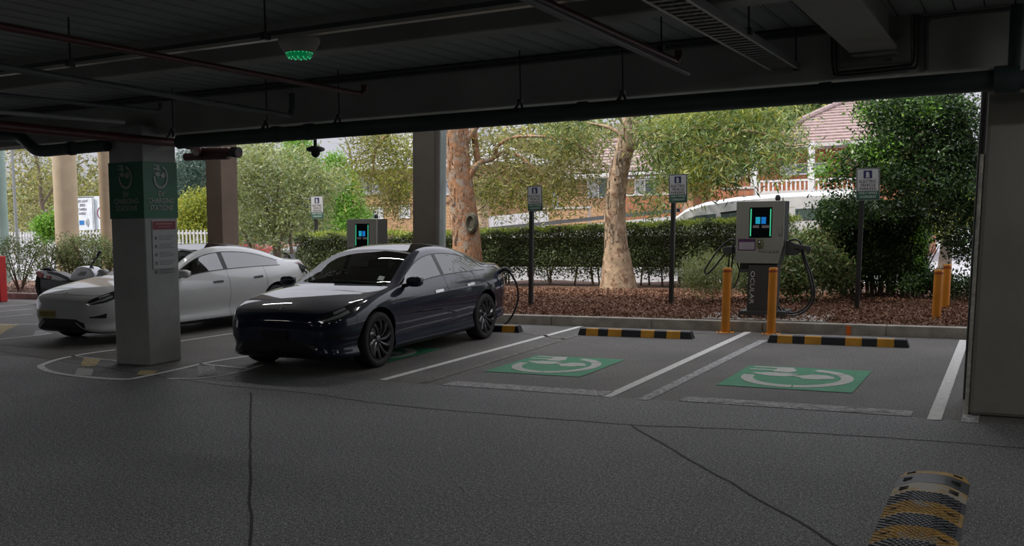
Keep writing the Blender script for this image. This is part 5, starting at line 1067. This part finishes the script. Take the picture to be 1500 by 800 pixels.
for k in range(90):
    py_ = random.uniform(170, 415); cx_ = float(np.interp(py_, [170, 215, 260, 310, 360, 420], [926, 916, 906, 901, 903, 906])); a = random.uniform(-2.9, -.2); p = PY(cx_, py_, yB); r = float(np.interp(py_, [170, 420], [.20, .29]))
    q0 = p+Vector((r*math.cos(a), r*math.sin(a), 0)); l_ = random.uniform(.1, .4); wv = random.uniform(.015, .04); tt = Vector((-math.sin(a), math.cos(a), 0)); ou = Vector((math.cos(a), math.sin(a), 0))*random.uniform(.02, .06)
    mb.add([q0-tt*wv, q0+tt*wv, q0+tt*wv*.8+Vector((0, 0, l_*.6)), q0-tt*wv*.9+Vector((0, 0, l_*.6)), q0+ou+Vector((0, 0, l_)), q0+ou+tt*wv*.7+Vector((0, 0, l_))], [(0, 1, 2, 3), (3, 2, 5, 4)])
stuff(obj('peeling_bark', mb, mat('bark_peel2', (.38, .30, .22), .9, var=(6, .5)), tB))
tree('spreading_tree', 'pale silvery green multi stemmed tree left of the tall bright conifer', 'tree', tuple(PY(415, 385, 24)), [B(375, 250, 24, 1.2, .8), B(420, 260, 24, 1.3, 1.0), B(455, 290, 24, .9, .9), B(385, 310, 24, 1.3, .9), B(430, 325, 24, 1.0, .5), B(355, 330, 24.5, .7, .7), B(365, 225, 25, .8, .5), B(495, 265, 24, .4, .4), B(400, 345, 24, .9, .4), B(345, 290, 25, .5, .9)],
     [(TP((408, 390, 24), (405, 360, 24), (398, 330, 24), (385, 290, 24)), [.14, .12, .09, .04]), (TP((405, 362, 24), (418, 335, 24), (430, 310, 24), (445, 280, 24)), [.09, .07, .05, .03]), (TP((370, 375, 24), (362, 350, 24), (352, 335, 24)), [.07, .06, .04]), (TP((428, 372, 24), (425, 350, 24), (428, 330, 24)), [.06, .05, .03]), (TP((398, 330, 24), (405, 290, 24), (412, 250, 24)), [.06, .04, .02])], twig, L_silver, 26000, .13, .3, 0, .18, ncl=60)
tree('conifer', 'tall bright green conifer left of the brick flats', 'tree', tuple(PY(497, 345, 30)), [B(494, 245, 30, .35, .5), B(496, 265, 30, .6, .6), B(500, 290, 30, .85, .7), B(505, 315, 30, .95, .7)], [(TP((500, 350, 30), (498, 240, 30)), [.12, .03])], twig, L_bright, 22000, .11, .4, -.2, .12, hollow=.5)
tree('conifer', 'smaller bright green conifer top above the pale green tree', 'tree', tuple(PY(440, 345, 31)), [B(436, 212, 31, .5, .5), B(440, 235, 31, .8, .7), B(442, 260, 31, .9, .8)], [(TP((440, 350, 31), (437, 215, 31)), [.12, .03])], twig, L_bright, 9000, .12, .4, -.2, .14, hollow=.5)
tree('pine_tree', 'dark blue green pine seen between the pillar and the brown column', 'tree', tuple(PY(272, 350, 36)), [B(275, 250, 36, 1.2, .8), B(270, 275, 36, 1.5, .9), B(280, 305, 36, 1.3, .9), B(262, 325, 36, 1.3, .8), B(292, 250, 36, .8, 1.2)], [(TP((272, 350, 36), (274, 240, 36)), [.2, .05])], barkd, L_pine, 16000, .2, .2, 0, .25)
tree('shrub', 'yellow green shrub low between the pillar and the brown column', 'shrub', tuple(PY(285, 355, 27)), [B(290, 300, 27, .7, .5), B(278, 320, 27, .8, .5), B(295, 335, 27, .8, .5), B(268, 338, 27, .5, .35)], [], twig, L_yel, 9000, .13, .4, 0, .14)
tree('gum_tree', 'sparse olive gum tree at far left behind the columns', 'tree', tuple(PY(60, 345, 31)), [B(20, 235, 31, 1.5, .8), B(55, 260, 31, 1.4, 1.0), B(60, 215, 31, 1.5, .5), B(125, 230, 31, 1.0, .9), B(60, 310, 31, 1.6, 1.2), B(130, 265, 31, .8, .8), B(20, 320, 31, 1.2, .8), B(125, 310, 31.5, 1.0, .5)], [(TP((65, 345, 31), (60, 280, 31), (50, 210, 31)), [.12, .09, .04]), (TP((62, 300, 31), (90, 260, 31), (125, 235, 31)), [.06, .05, .02])], twig, L_olive, 6000, .2, .3, .3, .3, ncl=14)
tree('shrub', 'bright green shrub left of the thick cream column foot', 'shrub', tuple(PY(76, 345, 22)), [B(76, 330, 22, .45, .35), B(70, 338, 22, .4, .3)], [], twig, L_bright, 2500, .12, .5, 0, .12)
def bush(px, pyt, pyb, y, wpx, lab, n=2600, m_=L_bush):
    b0 = PY(px, pyb, y); u_ = pxm(y, 100); r = wpx/2*u_; top = PY(px, pyt, y).z; h_ = top-b0.z; st = []
    for k in range(6): a = random.uniform(0, 6.28); st.append(([b0, b0+Vector((r*.35*math.cos(a), r*.3*math.sin(a), h_*.45)), b0+Vector((r*.8*math.cos(a), r*.6*math.sin(a), h_*.85))], [.022, .015, .006]))
    return tree('garden_shrub', lab, 'shrub', (b0.x, y, .12), [((b0.x, y, b0.z+h_*.62), (r, r*.8, h_*.4)), ((b0.x-r*.3, y, b0.z+h_*.8), (r*.6, r*.5, h_*.25)), ((b0.x+r*.4, y, b0.z+h_*.45), (r*.6, r*.6, h_*.25))], st, twig, m_, n, .07, .4, 0, .09, group='shrubs in the far left bed')
bush(30, 348, 432, 17.0, 66, 'thin stemmed garden shrub nearest the left edge of the picture'); bush(72, 352, 425, 17.6, 60, 'open garden shrub behind the motorbike tail', 1800); bush(105, 345, 420, 18.0, 50, 'green garden shrub at the foot of the cream column'); bush(135, 342, 418, 18.2, 50, 'green garden shrub behind the motorbike handlebar'); bush(158, 345, 415, 18.4, 34, 'garden shrub touching the left edge of the pillar', 1600)
# hedges
def hedge(name, lab, x0, x1, y0, y1, z0, z1fun, n, m_=L_hedge, size=.06, base=.45, topm=L_hedget, stems=30):
    t = thing(name, lab, 'hedge', ((x0+x1)/2, (y0+y1)/2, z0)); u = RNG.random(n); X = x0+(x1-x0)*RNG.random(n); zt_ = np.interp(X, [x0, x1], z1fun); w_ = RNG.random(n)
    face = RNG.random(n) < .6; Y = np.where(face, y0+np.abs(RNG.normal(0, .08, n)), y0+(y1-y0)*RNG.random(n)); Z = z0+(zt_-z0)*(base*.25+(1-base*.25)*RNG.random(n)**.8)
    keep = RNG.random(n) < np.clip((Z-z0)/(base*(zt_-z0)), .4, 1); P = np.stack([X, Y, Z], 1)[keep]; P += .06*np.sin(P[:, [1, 2, 0]]*7); V, F = leaf_arrays(P, size, .5); stuff(fast_mesh('hedge_leaves', V, F, m_, t))
    k = n//5; X = x0+(x1-x0)*RNG.random(k); P = np.stack([X, y0+(y1-y0)*RNG.random(k), np.interp(X, [x0, x1], z1fun)+RNG.normal(0, .035, k)], 1); V, F = leaf_arrays(P, size, .5, -.3); stuff(fast_mesh('hedge_top_leaves', V, F, topm, t))
    mb = MB()
    for i in range(stems):
        xx = random.uniform(x0, x1); yy = random.uniform(y0+.2, y1-.2); mb.tube([(xx, yy, z0-.05), (xx+random.uniform(-.1, .1), yy, z0+.4), (xx+random.uniform(-.35, .35), yy+random.uniform(-.2, .2), z0+1.0)], [.025, .018, .008], 5)
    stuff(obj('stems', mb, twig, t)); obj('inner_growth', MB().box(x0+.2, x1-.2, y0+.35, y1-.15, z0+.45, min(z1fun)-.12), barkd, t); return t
a = PY(622, 344, 21.3); b_ = PY(1160, 321, 21.3); hedge('hedge', 'long clipped green hedge behind the mulch bed, from the brown column to the nearer charger', a.x, b_.x, 21.3, 22.4, .12, (a.z, b_.z), 66000, stems=38)
a = PY(431, 346, 19.6); b_ = PY(560, 342, 19.6); hedge('hedge', 'left clipped hedge block between the white car tail and the far charger', a.x, b_.x, 19.6, 20.8, .12, (a.z, b_.z), 20000, stems=20); a = PY(573, 346, 20.4); b_ = PY(606, 345, 20.4); hedge('hedge', 'short hedge piece seen between the far charger and the brown column', a.x, b_.x, 20.4, 21.4, .12, (a.z, b_.z), 5000, stems=5)
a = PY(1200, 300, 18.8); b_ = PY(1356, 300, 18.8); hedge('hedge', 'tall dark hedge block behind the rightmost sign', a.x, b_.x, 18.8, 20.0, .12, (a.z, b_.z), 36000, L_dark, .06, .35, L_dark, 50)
a = PY(1352, 300, 18.9); tree('shrub', 'sunlit green end of the tall dark hedge', 'shrub', (a.x, 18.9, .2), [B(1350, 340, 18.95, .1, .35, .3), B(1348, 375, 18.95, .1, .35, .3), B(1345, 400, 18.95, .12, .25, .3)], [], twig, L_bright, 1800, .05, .5, 0, .06)
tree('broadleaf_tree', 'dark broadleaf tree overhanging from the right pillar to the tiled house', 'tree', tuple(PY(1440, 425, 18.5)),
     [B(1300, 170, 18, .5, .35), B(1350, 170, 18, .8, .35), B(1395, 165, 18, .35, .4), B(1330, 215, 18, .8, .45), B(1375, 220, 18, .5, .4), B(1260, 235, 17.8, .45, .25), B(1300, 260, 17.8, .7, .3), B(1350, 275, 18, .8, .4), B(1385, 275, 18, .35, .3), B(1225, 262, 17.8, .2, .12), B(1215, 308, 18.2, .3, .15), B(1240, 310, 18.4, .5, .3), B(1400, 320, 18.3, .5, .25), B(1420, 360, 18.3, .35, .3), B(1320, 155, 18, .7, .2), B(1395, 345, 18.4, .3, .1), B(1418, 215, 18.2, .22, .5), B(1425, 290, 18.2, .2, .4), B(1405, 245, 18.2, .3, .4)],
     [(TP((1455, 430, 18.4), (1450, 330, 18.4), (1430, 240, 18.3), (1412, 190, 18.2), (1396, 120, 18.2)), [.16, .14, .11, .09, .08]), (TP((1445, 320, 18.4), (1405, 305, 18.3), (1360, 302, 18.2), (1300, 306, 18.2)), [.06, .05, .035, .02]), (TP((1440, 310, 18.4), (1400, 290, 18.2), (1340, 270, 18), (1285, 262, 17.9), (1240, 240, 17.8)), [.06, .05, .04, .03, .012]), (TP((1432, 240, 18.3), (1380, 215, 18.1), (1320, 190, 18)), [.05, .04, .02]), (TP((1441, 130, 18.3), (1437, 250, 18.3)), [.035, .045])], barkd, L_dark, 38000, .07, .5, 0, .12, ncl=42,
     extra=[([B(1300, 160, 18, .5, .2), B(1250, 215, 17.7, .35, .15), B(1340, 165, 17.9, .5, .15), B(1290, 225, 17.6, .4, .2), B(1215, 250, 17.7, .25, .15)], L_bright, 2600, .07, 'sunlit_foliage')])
tree('low_shrub', 'wispy silvery green shrub just left of the nearer charger', 'shrub', tuple(PY(1045, 432, 17.2)), [B(1035, 400, 17.2, .42, .3), B(1060, 405, 17.2, .35, .25), B(1020, 410, 17.3, .25, .2)], [], twig, L_silver, 7000, .09, .12, -.3, .08); tree('low_shrub', 'green leafy plants behind the nearer charger pedestal', 'shrub', tuple(PY(1170, 432, 17.6)), [B(1155, 390, 17.6, .4, .3), B(1165, 410, 17.6, .45, .25), B(1200, 385, 17.8, .35, .35), B(1100, 405, 17.8, .3, .25), B(1225, 400, 18.2, .3, .3), B(1190, 355, 18.4, .45, .22)], [], twig, L_bush, 11000, .08, .45, 0, .09)
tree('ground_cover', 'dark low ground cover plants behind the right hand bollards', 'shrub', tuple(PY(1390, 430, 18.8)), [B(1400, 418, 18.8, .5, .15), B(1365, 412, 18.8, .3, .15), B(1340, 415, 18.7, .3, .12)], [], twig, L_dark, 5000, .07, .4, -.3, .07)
tree('street_tree', 'sunlit yellow green foliage seen low through the dark tree at right', 'tree', tuple(PY(1385, 345, 27)), [B(1380, 300, 27, 1.0, .3), B(1375, 325, 27, .6, .3), B(1410, 305, 27, .7, .35)], [], twig, L_yel, 7000, .12, .45, 0, .15)
tree('street_tree', 'soft light green tree on the skyline left of the tiled hip roof', 'tree', tuple(PY(1150, 250, 62)), [B(1150, 160, 62, 3.5, 1.5), B(1100, 175, 62, 3.5, 1.6), B(1200, 150, 62, 3, 1.0), B(1040, 190, 62, 4, 2)], [], twig, L_green, 14000, .35, .6, 0, .5); tree('street_tree', 'grey green trees on the skyline behind the middle roofs', 'tree', tuple(PY(900, 260, 60)), [B(800, 235, 60, 4, 2.2), B(880, 215, 60, 3, 1.5), B(740, 250, 60, 3, 2.4), B(960, 215, 60, 3, 1.8)], [], twig, L_olive, 12000, .35, .5, 0, .6)
tree('street_tree', 'grey green trees across the street at far left', 'tree', tuple(PY(120, 340, 50)), [B(20, 290, 50, 4, 2), B(120, 290, 50, 4, 2), B(250, 300, 50, 4, 2.4), B(340, 300, 50, 3.5, 2.6), B(-60, 290, 50, 4, 2), B(190, 320, 50, 5, 1.6)], [], twig, L_olive, 14000, .4, .5, 0, .6); tree('street_tree', 'street trees low behind the spreading pale tree', 'tree', tuple(PY(420, 370, 42)), [B(350, 345, 42, 2, 1), B(460, 335, 42, 2, 1)], [], twig, L_green, 6000, .25, .5, 0, .4)
tree('bare_tree', 'thin bare winter twigs against the sky left of the flats roof', 'tree', tuple(PY(520, 250, 40)), [], [(TP((520, 300, 40), (515, 240, 40), (505, 200, 40)), [.1, .06, .02]), (TP((517, 255, 40), (530, 220, 40), (525, 195, 40)), [.05, .03, .015]), (TP((515, 240, 40), (540, 215, 40), (552, 200, 40)), [.04, .03, .015]), (TP((512, 230, 40), (496, 210, 40)), [.03, .01])], twig, n=0)
tree('slim_tree', 'slim grey tree trunk between the two paperbarks', 'tree', tuple(PY(708, 345, 30)), [B(705, 275, 30, .5, .3)], [(TP((708, 345, 30), (707, 315, 30), (700, 290, 30), (690, 265, 30)), [.22, .2, .16, .08]), (TP((707, 312, 30), (716, 290, 30), (722, 270, 30)), [.12, .1, .05])], bark2, L_olive, 1500, .15, .2, .3, .2)
